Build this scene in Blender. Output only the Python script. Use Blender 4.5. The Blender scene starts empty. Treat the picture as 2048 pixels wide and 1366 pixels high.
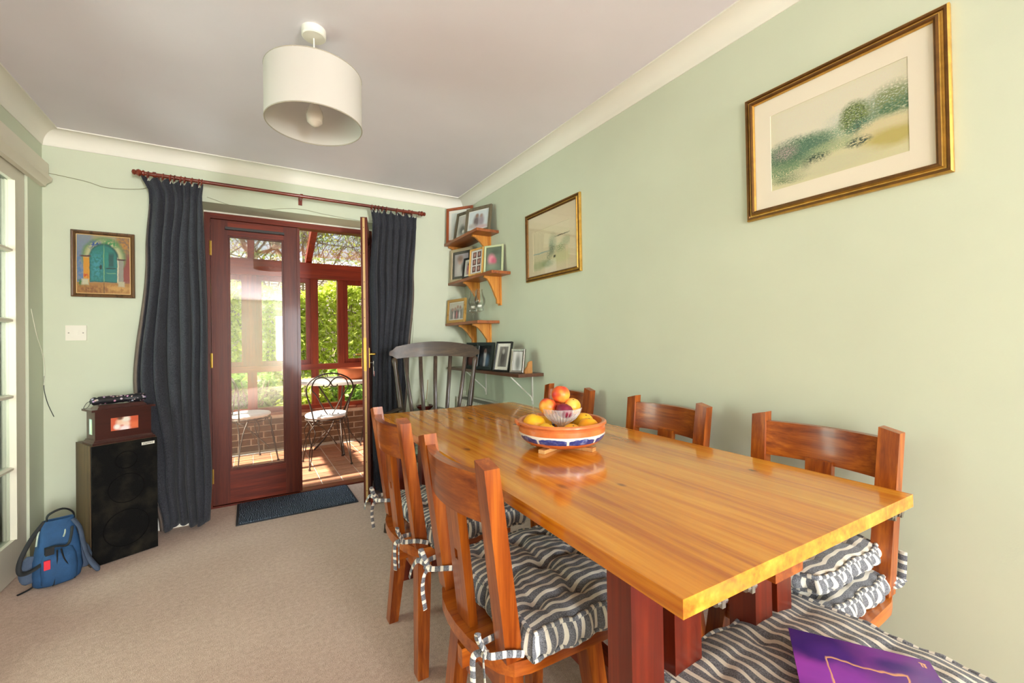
import bpy, bmesh, math, random
from mathutils import Vector, Matrix
random.seed(7)
S = bpy.context.scene
C = bpy.context.collection
PI = math.pi
# ------------------------------------------------------------------ constants of the room
D, RX, LX, H, FY = 3.40, 1.605, -.972, 2.34, -6.2
DY = 3.65                                          # plane of the french doors
# ------------------------------------------------------------------ camera
CAM_H, YAW, PITCH, ROLL, FPX = 1.12, 0.5486, 0.0088, -0.0162, 863.0
cd = bpy.data.cameras.new('camera'); cam = bpy.data.objects.new('camera', cd); C.objects.link(cam)
F = Vector((math.sin(YAW)*math.cos(PITCH), math.cos(YAW)*math.cos(PITCH), math.sin(PITCH)))
Rv = Vector((math.cos(YAW), -math.sin(YAW), 0)); Uv = Rv.cross(F)
R2 = Rv*math.cos(ROLL) + Uv*math.sin(ROLL); U2 = Uv*math.cos(ROLL) - Rv*math.sin(ROLL)
mw = Matrix((R2, U2, -F)).transposed().to_4x4(); mw.translation = (0, 0, CAM_H)
cam.matrix_world = mw
cd.sensor_width = 36; cd.lens = 36*FPX/2048; cd.shift_y = -8/2048; cd.clip_start = .02; cd.clip_end = 300
S.camera = cam
# ------------------------------------------------------------------ view, sky, sun, window light
S.view_settings.view_transform = 'Standard'; S.view_settings.look = 'None'
S.view_settings.exposure = 1.0; S.view_settings.gamma = 1.0; S.view_settings.use_curve_mapping = False
W = bpy.data.worlds.new('sky'); S.world = W; W.use_nodes = True
wn = W.node_tree; bg = wn.nodes['Background']
sky = wn.nodes.new('ShaderNodeTexSky'); sky.sky_type = 'NISHITA'; sky.sun_disc = False
sky.sun_elevation = math.radians(42); sky.sun_rotation = math.radians(-90); sky.dust_density = 2.5
wm = wn.nodes.new('ShaderNodeMix'); wm.data_type = 'RGBA'; wm.inputs[0].default_value = .75; wm.inputs[7].default_value = (1.7, 1.8, 1.9, 1)
wn.links.new(sky.outputs[0], wm.inputs[6]); wn.links.new(wm.outputs[2], bg.inputs[0]); bg.inputs[1].default_value = 0.5
sl = bpy.data.lights.new('sun', 'SUN'); sl.energy = 15.0; sl.angle = math.radians(.6); sl.color = (1, .93, .82)
so = bpy.data.objects.new('sun', sl); C.objects.link(so)
so.rotation_euler = Vector((.80, .02, -.62)).to_track_quat('-Z', 'Y').to_euler()
def area(name, loc, rot, sx, sy, e, col=(1, 1, 1)):
    l = bpy.data.lights.new(name, 'AREA'); l.shape = 'RECTANGLE'; l.size = sx; l.size_y = sy; l.energy = e; l.color = col
    o = bpy.data.objects.new(name, l); C.objects.link(o); o.location = loc; o.rotation_euler = rot; return o
# daylight through the patio doors in the left wall and the window in the wall behind the camera
DAY = (.93, .97, 1.0)
area('patio_daylight', (LX-.03, -3.7, 1.08), (PI/2, 0, -PI/2), 2.0, 2.0, 98, DAY)
area('hall_fill_light', (LX-1.13, 2.40, 1.35), (PI/2, 0, -PI/2), 1.3, 1.3, 42, DAY)   # unseen fill added in the hall to brighten the right wall through the glazed doors
area('window_daylight', (1.18, FY-.05, 1.15), (PI/2, 0, 0), .74, 2.0, 235, DAY)
# ------------------------------------------------------------------ colour / materials
def lin(c):
    if isinstance(c, str):
        c = c.lstrip('#'); c = [int(c[i:i+2], 16)/255 for i in (0, 2, 4)]
    return tuple((x/12.92 if x <= .04045 else ((x+.055)/1.055)**2.4) for x in c[:3]) + (1,)
class NT:
    def __init__(s, name):
        s.m = bpy.data.materials.new(name); s.m.use_nodes = True; s.t = s.m.node_tree; s.n = s.t.nodes
        s.b = s.n['Principled BSDF']; s.out = s.n['Material Output']
    def new(s, k, **kw):
        n = s.n.new('ShaderNode'+k)
        for a, v in kw.items(): setattr(n, a, v)
        return n
    def link(s, a, b): s.t.links.new(a, b)
    def put(s, sock, v):
        if hasattr(v, 'is_output'): s.link(v, sock)
        else: sock.default_value = v
    def math(s, op, a, b=None, c=None, clamp=False):
        n = s.new('Math', operation=op, use_clamp=clamp); s.put(n.inputs[0], a)
        if b is not None: s.put(n.inputs[1], b)
        if c is not None: s.put(n.inputs[2], c)
        return n.outputs[0]
    def vec(s, op, a, b=None):
        n = s.new('VectorMath', operation=op); s.put(n.inputs[0], a)
        if b is not None: s.put(n.inputs[1], b)
        return n.outputs['Value'] if op == 'LENGTH' else n.outputs[0]
    def mix(s, f, a, b, mode='MIX'):
        n = s.new('Mix', data_type='RGBA', blend_type=mode); s.put(n.inputs[0], f); s.put(n.inputs[6], a); s.put(n.inputs[7], b)
        return n.outputs[2]
    def noise(s, vec, scale, detail=3, rough=.55):
        n = s.new('TexNoise'); n.inputs['Scale'].default_value = scale; n.inputs['Detail'].default_value = detail
        n.inputs['Roughness'].default_value = rough
        if vec is not None: s.link(vec, n.inputs['Vector'])
        return n
    def ramp(s, f, stops):
        n = s.new('ValToRGB'); e = n.color_ramp.elements
        while len(e) < len(stops): e.new(.5)
        for q, (p, c) in zip(e, stops): q.position = p; q.color = c
        s.link(f, n.inputs[0]); return n.outputs[0]
    def bump(s, h, strength, dist=.01):
        n = s.new('Bump'); n.inputs['Strength'].default_value = strength; n.inputs['Distance'].default_value = dist
        s.link(h, n.inputs['Height']); s.link(n.outputs[0], s.b.inputs['Normal'])
    def obco(s): return s.new('TexCoord').outputs['Object']
    def set(s, **kw):
        names = dict(rough='Roughness', metal='Metallic', spec='Specular IOR Level', coat='Coat Weight', coatr='Coat Roughness', trans='Transmission Weight', ior='IOR', sheen='Sheen Weight', alpha='Alpha')
        for k, v in kw.items(): s.b.inputs[names[k]].default_value = v
MATS = {}
def plain(name, col, rough=.5, var=.12, scale=8, bump=0, bscale=60, **kw):
    """principled with a soft tone variation and fine relief"""
    if name in MATS: return MATS[name]
    s = NT(name); co = s.obco(); n = s.noise(co, scale, 3)
    c = lin(col); lo = tuple(x*(1-var) for x in c[:3])+(1,); hi = tuple(min(1, x*(1+var*.7)) for x in c[:3])+(1,)
    s.link(s.ramp(n.outputs[0], [(.3, lo), (.7, hi)]), s.b.inputs['Base Color']); s.set(rough=rough, **kw)
    if bump: s.bump(s.noise(co, bscale, 3).outputs[0], bump, .004)
    MATS[name] = s.m; return s.m
def wood(name, c1, c2, axis='Z', scale=30, rough=.3, coat=.0, stretch=.06, knots=0, c3=None, boards=0, spec=.5, coatr=.1):
    if name in MATS: return MATS[name]
    s = NT(name); raw = co = s.obco(); oi = s.new('ObjectInfo')
    rnd = s.vec('SCALE', oi.outputs['Location']); 
    off = s.new('CombineXYZ'); r10 = s.math('MULTIPLY', oi.outputs['Random'], 13.0)
    for i in range(3): s.link(r10, off.inputs[i])
    co = s.vec('ADD', co, off.outputs[0])
    sc = [1, 1, 1]; sc['XYZ'.index(axis)] = stretch
    mp = s.vec('MULTIPLY', co, tuple(sc))
    warp = s.noise(mp, scale*.25, 2); wv = s.vec('SCALE', warp.outputs[1]); wv.node.inputs['Scale'].default_value = .06
    mp2 = s.vec('ADD', mp, wv)
    g = s.noise(mp2, scale, 4, .6); g2 = s.noise(mp2, scale*5, 2)
    f = s.math('ADD', s.math('MULTIPLY', g.outputs[0], .75), s.math('MULTIPLY', g2.outputs[0], .25))
    col = s.ramp(f, [(.35, lin(c1)), (.5, lin(c3 or c2)), (.66, lin(c2))])
    if boards:
        hs = s.new('HueSaturation'); s.link(col, hs.inputs['Color'])
        s.link(s.math('ADD', s.math('MULTIPLY', oi.outputs['Random'], boards), 1-boards/2), hs.inputs['Value']); col = hs.outputs[0]
    if knots:
        for kx, ky, rx, ry in knots:
            p = s.vec('MULTIPLY', s.vec('SUBTRACT', raw, (kx, ky, 0)), (1/rx, 1/ry, 0)); dd = s.vec('LENGTH', p)
            m1 = s.math('SUBTRACT', 1.0, s.math('MULTIPLY', dd, .45), clamp=True); m2 = s.math('SUBTRACT', 1.6, dd, clamp=True)
            col = s.mix(s.math('MULTIPLY', m1, .55), col, lin('#a8581a')); col = s.mix(s.math('MULTIPLY', m2, .6), col, lin('#5a2c12'))
    s.link(col, s.b.inputs['Base Color']); s.set(rough=rough, coat=coat, spec=spec, coatr=coatr)
    s.bump(g.outputs[0], .06, .002)
    MATS[name] = s.m; return s.m
def glass(name, tint=(1, 1, 1, 1), refl=1.0, rough=0.0):
    if name in MATS: return MATS[name]
    s = NT(name); s.n.remove(s.b)
    tr = s.new('BsdfTransparent'); tr.inputs[0].default_value = tint
    gl = s.new('BsdfGlossy'); gl.inputs['Roughness'].default_value = rough
    fr = s.new('Fresnel'); fr.inputs[0].default_value = 1.5
    mx = s.new('MixShader'); s.link(s.math('MULTIPLY', fr.outputs[0], refl, clamp=True), mx.inputs[0]); s.link(tr.outputs[0], mx.inputs[1]); s.link(gl.outputs[0], mx.inputs[2])
    s.link(mx.outputs[0], s.out.inputs[0]); MATS[name] = s.m; return s.m
def paint(name, base, blobs, rough=.5, wob=.0, wscale=9, grain=0, gscale=30, coat=0, base2=None):
    """flat print: shapes (kind,u,v,ru,rv,colour,softness,noisy) laid over a base, in the panel's own UV"""
    if name in MATS: return MATS[name]
    s = NT(name); uv = s.new('UVMap').outputs[0]
    nz = s.noise(uv, wscale, 3)
    if wob:
        d = s.vec('SCALE', s.vec('SUBTRACT', nz.outputs[1], (.5, .5, .5))); d.node.inputs['Scale'].default_value = wob
        uv2 = s.vec('ADD', uv, d)
    else: uv2 = uv
    col = lin(base)
    if base2:
        sx = s.new('SeparateXYZ'); s.link(uv2, sx.inputs[0]); col = s.ramp(sx.outputs[1], [(0, lin(base)), (1, lin(base2))])
    for b in blobs:
        k, u, v, ru, rv, c = b[:6]; soft = b[6] if len(b) > 6 else .15; nf = b[7] if len(b) > 7 else 0
        p = s.vec('MULTIPLY', s.vec('SUBTRACT', uv2, (u, v, 0)), (1/ru, 1/rv, 0))
        if k == 'e': dist = s.vec('LENGTH', p)
        else:
            sp = s.new('SeparateXYZ'); s.link(s.vec('ABSOLUTE', p), sp.inputs[0]); dist = s.math('MAXIMUM', sp.outputs[0], sp.outputs[1])
        mr = s.new('MapRange'); s.link(dist, mr.inputs[0]); mr.inputs[1].default_value = 1+soft; mr.inputs[2].default_value = 1-soft
        m = mr.outputs[0]
        if k == 'o':   # outline of a rectangle
            m = s.math('MULTIPLY', m, s.math('GREATER_THAN', dist, nf if nf else .93))
        elif nf:
            n2 = s.noise(uv, gscale*(1+.37*(len(s.n) % 5)), 4)
            m = s.math('MULTIPLY', m, s.math('MULTIPLY', s.math('SUBTRACT', n2.outputs[0], .52-.06*nf), 9.0, clamp=True))
        col = s.mix(m, col, lin(c))
    if grain:
        g = s.noise(uv, gscale*3, 4); col = s.mix(grain, col, g.outputs[1], 'OVERLAY')
    s.link(col, s.b.inputs['Base Color']) if hasattr(col, 'is_output') else None
    s.set(rough=rough, coat=coat); MATS[name] = s.m; return s.m
# ------------------------------------------------------------------ mesh helpers
def bx(bm, x0, x1, y0, y1, z0, z1, M=None):
    vs = [bm.verts.new(Vector(p) if M is None else M @ Vector(p)) for p in ((x0,y0,z0),(x1,y0,z0),(x1,y1,z0),(x0,y1,z0),(x0,y0,z1),(x1,y0,z1),(x1,y1,z1),(x0,y1,z1))]
    for f in ((3,2,1,0),(4,5,6,7),(0,1,5,4),(1,2,6,5),(2,3,7,6),(3,0,4,7)): bm.faces.new([vs[i] for i in f])
    return bm
def hexa(bm, a, b):
    """solid between two quads (lists of 4 points, same winding)"""
    va = [bm.verts.new(p) for p in a]; vb = [bm.verts.new(p) for p in b]
    bm.faces.new(va[::-1]); bm.faces.new(vb)
    for i in range(4): bm.faces.new([va[i], va[(i+1) % 4], vb[(i+1) % 4], vb[i]])
def rect(c, w, d): return [Vector((c[0]+sx*w/2, c[1]+sy*d/2, c[2])) for sx, sy in ((-1,-1),(1,-1),(1,1),(-1,1))]
def prism(bm, pts, fn, a, b):
    """polygon pts (2D) swept from a to b; fn(p,q,t)->3D point"""
    va = [bm.verts.new(fn(p[0], p[1], a)) for p in pts]; vb = [bm.verts.new(fn(p[0], p[1], b)) for p in pts]
    n = len(pts)
    for i in range(n): bm.faces.new([va[i], va[(i+1) % n], vb[(i+1) % n], vb[i]])
    bm.faces.new(va[::-1]); bm.faces.new(vb)
def lathe(bm, prof, seg=24, c=(0, 0, 0), closed=False, rib=None):
    rings = []
    for r, z in prof:
        if r < 1e-5: rings.append([bm.verts.new((c[0], c[1], c[2]+z))])
        else:
            ring = []
            for i in range(seg):
                a = 2*PI*i/seg; rr = r*(1+(rib(i, z) if rib else 0))
                ring.append(bm.verts.new((c[0]+rr*math.cos(a), c[1]+rr*math.sin(a), c[2]+z)))
            rings.append(ring)
    for A, B in zip(rings, rings[1:]):
        if len(A) == 1 and len(B) == 1: continue
        for i in range(seg):
            j = (i+1) % seg
            if len(A) == 1: bm.faces.new([A[0], B[j], B[i]])
            elif len(B) == 1: bm.faces.new([A[i], A[j], B[0]])
            else: bm.faces.new([A[i], A[j], B[j], B[i]])
def tube(bm, pts, rad, seg=8, cap=True, flat=1.0, up=None, layer=None, k0=0):
    pts = [Vector(p) for p in pts]; n = len(pts)
    if not isinstance(rad, (list, tuple)): rad = [rad]*n
    rings = []; nrm = Vector(up) if up else None; L = k0
    for i, p in enumerate(pts):
        t = (pts[min(i+1, n-1)]-pts[max(i-1, 0)]); t = t.normalized() if t.length > 1e-9 else Vector((0, 0, 1))
        if nrm is None:
            nrm = t.cross(Vector((0, 0, 1)) if abs(t.z) < .9 else Vector((1, 0, 0)))
        nn = nrm - t*nrm.dot(t)
        if nn.length < 1e-6: nn = t.cross(Vector((1, .3, .2)))
        nn.normalize(); nrm = nn; bn = t.cross(nn)
        if i: L += (pts[i]-pts[i-1]).length
        ring = []
        for k in range(seg):
            a = 2*PI*k/seg
            v = bm.verts.new(p+nn*math.cos(a)*rad[i]+bn*math.sin(a)*rad[i]*flat)
            if layer is not None: v[layer] = L
            ring.append(v)
        rings.append(ring)
    for A, B in zip(rings, rings[1:]):
        for k in range(seg): bm.faces.new([A[k], A[(k+1) % seg], B[(k+1) % seg], B[k]])
    if cap: bm.faces.new(rings[0][::-1]); bm.faces.new(rings[-1])
def bev(bm, w, seg=2, ang=30, pred=None):
    es = [e for e in bm.edges if len(e.link_faces) == 2 and e.calc_face_angle(0) > math.radians(ang) and (pred is None or pred(e))]
    if es: bmesh.ops.bevel(bm, geom=es, offset=w, segments=seg, affect='EDGES', profile=.5, clamp_overlap=True)
def smoothpath(pts, n=6):
    P = [Vector(p) for p in pts]; out = []
    for i in range(len(P)-1):
        p0 = P[max(i-1, 0)]; p1 = P[i]; p2 = P[i+1]; p3 = P[min(i+2, len(P)-1)]
        for k in range(n):
            t = k/n; out.append(.5*((2*p1)+(p2-p0)*t+(2*p0-5*p1+4*p2-p3)*t*t+(3*p1-p0-3*p2+p3)*t**3))
    out.append(P[-1]); return out
def obj(name, bm, m, parent=None, smooth=35, loc=None, rot=None, fixn=True):
    if fixn: bmesh.ops.recalc_face_normals(bm, faces=bm.faces)
    me = bpy.data.meshes.new(name); bm.to_mesh(me); bm.free()
    if smooth:
        me.polygons.foreach_set('use_smooth', [True]*len(me.polygons)); me.set_sharp_from_angle(angle=math.radians(smooth))
    for q in (m if isinstance(m, (list, tuple)) else [m]): me.materials.append(q)
    o = bpy.data.objects.new(name, me); C.objects.link(o)
    if parent is not None: o.parent = parent
    if loc is not None: o.location = loc
    if rot is not None: o.rotation_euler = rot
    return o
def NB(): return bmesh.new()
def tag(o, label, cat, group=None):
    o['label'] = label; o['category'] = cat
    if group: o['group'] = group
    return o
def thing(name, label, cat, loc=(0, 0, 0), rz=0, group=None):
    o = bpy.data.objects.new(name, None); C.objects.link(o); o.empty_display_size = .05
    o.location = loc; o.rotation_euler = (0, 0, rz); return tag(o, label, cat, group)
def struct(name, bm, m, parent=None, **kw):
    o = obj(name, bm, m, parent, **kw)
    if parent is None: o['kind'] = 'structure'
    return o
def sempty(name, loc=(0, 0, 0)):
    o = bpy.data.objects.new(name, None); C.objects.link(o); o.location = loc; o['kind'] = 'structure'; return o
def dup(root, loc=None, rz=None, label=None, group=None):
    r = root.copy(); C.objects.link(r)
    if loc is not None: r.location = loc
    if rz is not None: r.rotation_euler = (0, 0, rz)
    if label: r['label'] = label
    if group: r['group'] = group
    def kids(a, b):
        for ch in list(a.children):
            c = ch.copy(); C.objects.link(c); c.parent = b; kids(ch, c)
    kids(root, r); return r
def panel(bm, p0, ux, uy):
    """flat quad with UV 0..1; p0 lower-left corner, ux/uy edge vectors"""
    uvl = bm.loops.layers.uv.verify(); p0, ux, uy = Vector(p0), Vector(ux), Vector(uy)
    vs = [bm.verts.new(p0), bm.verts.new(p0+ux), bm.verts.new(p0+ux+uy), bm.verts.new(p0+uy)]
    f = bm.faces.new(vs)
    for lp, c in zip(f.loops, ((0, 0), (1, 0), (1, 1), (0, 1))): lp[uvl].uv = c
    return f
# ================================================================== THE ROOM
m_wall = plain('wall_green', '#cdd2bb', .75, .035, 2.2, .05, 220)
m_ceil = plain('ceiling_paint', '#e8e1e8', .85, .03, 2, .05, 160)
m_white = plain('white_gloss', '#eae4d6', .42, .03, 3)
m_cornice = plain('cornice_white', '#ebe6da', .7, .02, 3)
def carpet():
    s = NT('beige_carpet'); co = s.obco()
    a = s.noise(co, 3.2, 4); b = s.noise(co, 260, 2); c = s.noise(co, 700, 2)
    base = s.ramp(a.outputs[0], [(.3, lin('#c0a08e')), (.7, lin('#d0b19f'))])
    sp = s.ramp(s.math('ADD', s.math('MULTIPLY', b.outputs[0], .6), s.math('MULTIPLY', c.outputs[0], .4)), [(.36, lin('#9a806c')), (.5, lin('#ceb09e')), (.64, lin('#ecdcca'))])
    mo = s.noise(co, 55, 5, .7); sp = s.mix(.4, sp, s.ramp(mo.outputs[0], [(.35, lin('#8f7663')), (.5, lin('#ccae9b')), (.66, lin('#f0e0cf'))]))
    s.link(s.mix(.6, base, sp), s.b.inputs['Base Color']); s.set(rough=.95, spec=.1, sheen=.2)
    s.bump(b.outputs[0], .5, .006); return s.m
bm = NB(); bx(bm, LX-.1, RX+.1, FY-.1, DY+.02, -.1, 0); struct('floor', bm, carpet(), smooth=0)
bm = NB(); bx(bm, LX-.1, RX+.1, FY-.1, D+.05, H, H+.1); struct('ceiling', bm, m_ceil, smooth=0)
bm = NB(); bx(bm, RX, RX+.12, FY-.1, D+.3, 0, H); struct('wall_right', bm, m_wall, smooth=0)
# back wall round the door opening
ox0, ox1, oz = -.253, .875, 2.055
bm = NB(); bx(bm, LX-.12, ox0, D, D+.30, 0, H); bx(bm, ox1, RX+.12, D, D+.30, 0, H); bx(bm, ox0, ox1, D, D+.30, oz, H)
struct('wall_back', bm, m_wall, smooth=0)
# left wall with the opening of the glazed white door
ly0, ly1, lz = 1.70, 3.215, 2.05
bm = NB(); bx(bm, LX-.12, LX, FY-.1, -4.72, 0, H); bx(bm, LX-.12, LX, -2.68, ly0, 0, H); bx(bm, LX-.12, LX, -4.72, -2.68, 2.1, H); bx(bm, LX-.12, LX, ly1, D+.1, 0, H); bx(bm, LX-.12, LX, ly0, ly1, lz, H)
struct('wall_left', bm, m_wall, smooth=0)
# wall behind the camera with a wide window
bm = NB(); wx0, wx1, wz0, wz1 = .78, 1.58, .12, 2.18
bx(bm, LX-.1, wx0, FY-.12, FY, 0, H); bx(bm, wx1, RX+.1, FY-.12, FY, 0, H); bx(bm, wx0, wx1, FY-.12, FY, 0, wz0); bx(bm, wx0, wx1, FY-.12, FY, wz1, H)
struct('wall_front', bm, m_wall, smooth=0)
w1 = sempty('window_1', (0, 0, 0))
bm = NB()
for a, b in ((wx0, wx0+.05), (wx1-.05, wx1)): bx(bm, a, b, FY-.09, FY-.04, wz0, wz1)
bx(bm, wx0, wx1, FY-.09, FY-.04, wz0, wz0+.05); bx(bm, wx0, wx1, FY-.09, FY-.04, wz1-.05, wz1)
obj('window_frame', bm, m_white, w1)
# hall behind the glazed door
m_hall = plain('hall_green', '#6a8c62', .8, .04, 2)
bm = NB(); bx(bm, LX-1.25, LX-1.15, FY, D+.1, -.05, H); bx(bm, LX-1.25, LX-.12, D, D+.1, -.05, H); bx(bm, LX-1.25, LX-.12, 1.3, 1.4, -.05, H)
struct('wall_hall', bm, m_hall, smooth=0)
bm = NB(); bx(bm, LX-1.25, LX-.1, 1.3, D+.1, -.1, 0); struct('floor_hall', bm, plain('hall_floor', '#9a8a76', .9), smooth=0)
bm = NB(); bx(bm, LX-1.25, LX-.1, 1.3, D+.1, H, H+.1); struct('ceiling_hall', bm, m_ceil, smooth=0)
# cornice: coved profile run along each wall
def cove():
    c = .083; pts = [(0, 0), (0, -c), (.004, -c)]
    for i in range(9):
        a = PI/2*i/8; pts.append((.006+(c-.014)*(1-math.cos(a)), -c+.004+(c-.010)*math.sin(a)))
    pts += [(c, -.006), (c, 0)]
    return pts
def cornice(name, fn, a, b):
    bm = NB(); prism(bm, cove(), fn, a, b); struct(name, bm, m_cornice, smooth=40)
cornice('trim_1', lambda p, q, t: Vector((RX-p, t, H+q)), FY, D)
cornice('trim_2', lambda p, q, t: Vector((t, D-p, H+q)), LX, RX)
cornice('trim_3', lambda p, q, t: Vector((LX+p, t, H+q)), FY, D)
def skirt(name, fn, a, b):
    pts = [(0, 0), (.016, 0), (.016, .12), (.012, .135), (.008, .15), (0, .158)]
    bm = NB(); prism(bm, pts, fn, a, b); struct(name, bm, m_white, smooth=40)
skirt('baseboard_back', lambda p, q, t: Vector((t, D-p, q)), LX+.017, ox0-.001)
skirt('baseboard_right', lambda p, q, t: Vector((RX-p, t, q)), FY, D-.02)
skirt('baseboard_reveal', lambda p, q, t: Vector((ox0+p-.0, t, q)), D-.016, DY-.03)
skirt('baseboard_left', lambda p, q, t: Vector((LX+p, t, q)), -2.67, ly0-.06)
w5 = sempty('door_5', (0, 0, 0))
for a, b in ((-4.72, -4.66), (-3.73, -3.67), (-2.74, -2.68)):
    bm = NB(); bx(bm, LX-.11, LX-.06, a, b, 0, 2.1); obj('stile', bm, m_white, w5)
for a, b in ((0, .06), (2.04, 2.1)):
    bm = NB(); bx(bm, LX-.11, LX-.06, -4.66, -2.74, a, b); obj('rail', bm, m_white, w5)
# ------------------------------------------------------------------ white glazed door on the left wall
m_dwhite = plain('door_white', '#e2d8c6', .4, .03, 3)
def white_door(name, y0, y1):
    d = sempty(name, (LX-.03, (y0+y1)/2, 0)); hw = (y1-y0)/2; st = .105
    zs = [.19, .535, .888, 1.262, 1.608, 1.955]
    for s_ in (-1, 1):
        bm = NB(); bx(bm, -.02, .02, min(s_*hw, s_*(hw-st)), max(s_*hw, s_*(hw-st)), .005, 2.04); bev(bm, .002, 1); obj('stile', bm, m_dwhite, d)
    bm = NB(); bx(bm, -.02, .02, -hw+st, hw-st, .005, zs[0]); bev(bm, .002, 1); obj('rail', bm, m_dwhite, d)
    bm = NB(); bx(bm, -.02, .02, -hw+st, hw-st, zs[-1], 2.04); bev(bm, .002, 1); obj('rail', bm, m_dwhite, d)
    def bar(a, b, horiz):
        bm = NB()
        prof = [(-.018, -.011), (.004, -.011), (.018, -.005), (.018, .005), (.004, .011), (-.018, .011)]
        if horiz is not None: prism(bm, prof, lambda p, q, t: Vector((p, t, horiz+q)), a, b)
        else: prism(bm, prof, lambda p, q, t: Vector((p, q, t)), a, b)
        obj('glazing_bar', bm, m_dwhite, d)
    for z in zs[1:-1]: bar(-hw+st, hw-st, z)
    bar(zs[0], zs[-1], None)
    # raised beading round the glazed field
    for s_ in (-1, 1):
        bm = NB(); yy = s_*(hw-st); bx(bm, .0, .027, min(yy, yy-s_*.02), max(yy, yy-s_*.02), zs[0], zs[-1]); bev(bm, .004, 2); obj('beading', bm, m_dwhite, d)
    g = glass('door_glass', (.86, .94, .86, 1), 1.3)
    for i in range(5):
        for s_ in (-1, 1):
            a, b = (-hw+st, -.0) if s_ < 0 else (0., hw-st)
            bm = NB(); bx(bm, -.003, .003, a+.011*(s_ > 0), b-.011*(s_ < 0), zs[i]+.011*(i > 0), zs[i+1]-.011*(i < 4)); obj('pane', bm, g, d, smooth=0)
    return d
white_door('door_1', 2.46, 3.208); white_door('door_3', 1.705, 2.452)
# head board and moulding above the glazed doors
bm = NB(); bx(bm, LX, LX+.03, ly0-.1, D-.012, 2.075, 2.15); bev(bm, .003, 1); struct('trim_4', bm, m_dwhite)
bm = NB(); prism(bm, [(0, 2.018), (.02, 2.022), (.024, 2.035), (.044, 2.052), (.048, 2.07), (.03, 2.0745), (0, 2.0745)], lambda p, q, t: Vector((LX+p, t, q)), ly0-.1, D-.02)
struct('trim_5', bm, m_dwhite)
# ------------------------------------------------------------------ french doors (mahogany)
m_mah_v = wood('mahogany_upright', '#4a1a0e', '#6d2c17', 'Z', 28, .42, .06, .05, c3='#5c2212', spec=.25)
m_mah_h = wood('mahogany_cross', '#4e1a0c', '#8a3216', 'X', 26, .42, .06, .05, c3='#6a2410', spec=.25)
m_brass = plain('brass', '#a8843e', .35, .1, 20, metal=1)
fr = sempty('door_frame_1', (0, 0, 0))
for a, b in ((ox0, ox0+.034), (.841, ox1)):
    bm = NB(); bx(bm, a, b, DY-.03, DY+.055, 0, 2.055); bev(bm, .003, 2); obj('jamb', bm, m_mah_v, fr)
bm = NB(); bx(bm, ox0+.034, .841, DY-.03, DY+.055, 2.008, 2.055); bev(bm, .003, 2); obj('head', bm, m_mah_h, fr)
bm = NB(); bx(bm, ox0+.034, .841, DY-.03, DY+.075, -.03, .012); bev(bm, .004, 2); obj('threshold', bm, m_mah_h, fr)
bm = NB(); bx(bm, ox0-.004, ox1+.004, DY-.038, DY-.029, 2.045, 2.058); obj('caulk_bead', bm, m_white, fr)
m_frglass = glass('pane_glass', (.97, .985, .97, 1), 2.2)
def french_leaf(name, w, back_strip=False):
    """leaf lying in local XZ, hinge edge at x=0, room face towards -y, thickness .045"""
    d = sempty(name); T = .0225; st = .1; z0, z1 = .018, 2.004; g0, g1 = .243, 1.902
    for a, b in ((0, st), (w-st, w)):
        bm = NB(); bx(bm, a, b, -T, T, z0, z1); bev(bm, .003, 2); obj('stile', bm, m_mah_v, d)
    bm = NB(); bx(bm, st, w-st, -T+.002, T-.002, z0, g0); bev(bm, .002, 1); obj('bottom_rail', bm, m_mah_h, d)
    bm = NB(); bx(bm, st, w-st, -T+.002, T-.002, g1, z1); bev(bm, .002, 1); obj('top_rail', bm, m_mah_h, d)
    bm = NB()
    for s_ in (-1, 1):
        y = s_*.014
        for a, b, c, e in ((st, st+.012, g0, g1), (w-st-.012, w-st, g0, g1), (st+.012, w-st-.012, g0, g0+.012), (st+.012, w-st-.012, g1-.012, g1)):
            bx(bm, a, b, min(y, y-s_*.008), max(y, y-s_*.008), c, e)
    obj('glazing_bead', bm, m_mah_v, d)
    bm = NB(); bx(bm, st+.001, w-st-.001, -.005, .005, g0+.001, g1-.001); obj('pane', bm, m_frglass, d, smooth=0)
    for z in (.22, 1.02, 1.80):
        bm = NB(); tube(bm, [(-.004, -T-.004, z-.05), (-.004, -T-.004, z+.05)], .006, 10)
        bx(bm, -.004, .006, -T-.003, -T, z-.05, z+.05); obj('hinge', bm, m_brass, d)
    return d
lf = french_leaf('door_2', .548); lf.location = (ox0+.036, DY, 0)
bm = NB(); bx(bm, .086, .452, -.052, -.023, 1.936, 1.953); bev(bm, .006, 3); obj('draught_strip', bm, plain('black_rubber', '#241d1a', .5), lf)
bm = NB(); bx(bm, .535, .556, -.032, -.0225, .02, 2.0); bev(bm, .002, 1); obj('astragal', bm, m_mah_v, lf)
for z in (1.86, 1.46, .93, .16):
    bm = NB(); bx(bm, .5485, .5515, -.021, .004, z-.05, z+.05); obj('keep_plate', bm, m_brass, lf)
rl = french_leaf('door_4', .535)
ha = Vector((.700-.838, 3.115-3.612)); ang = math.atan2(ha.y, ha.x)
rl.location = (.838, 3.612, 0); rl.rotation_euler = (0, 0, ang)
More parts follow.
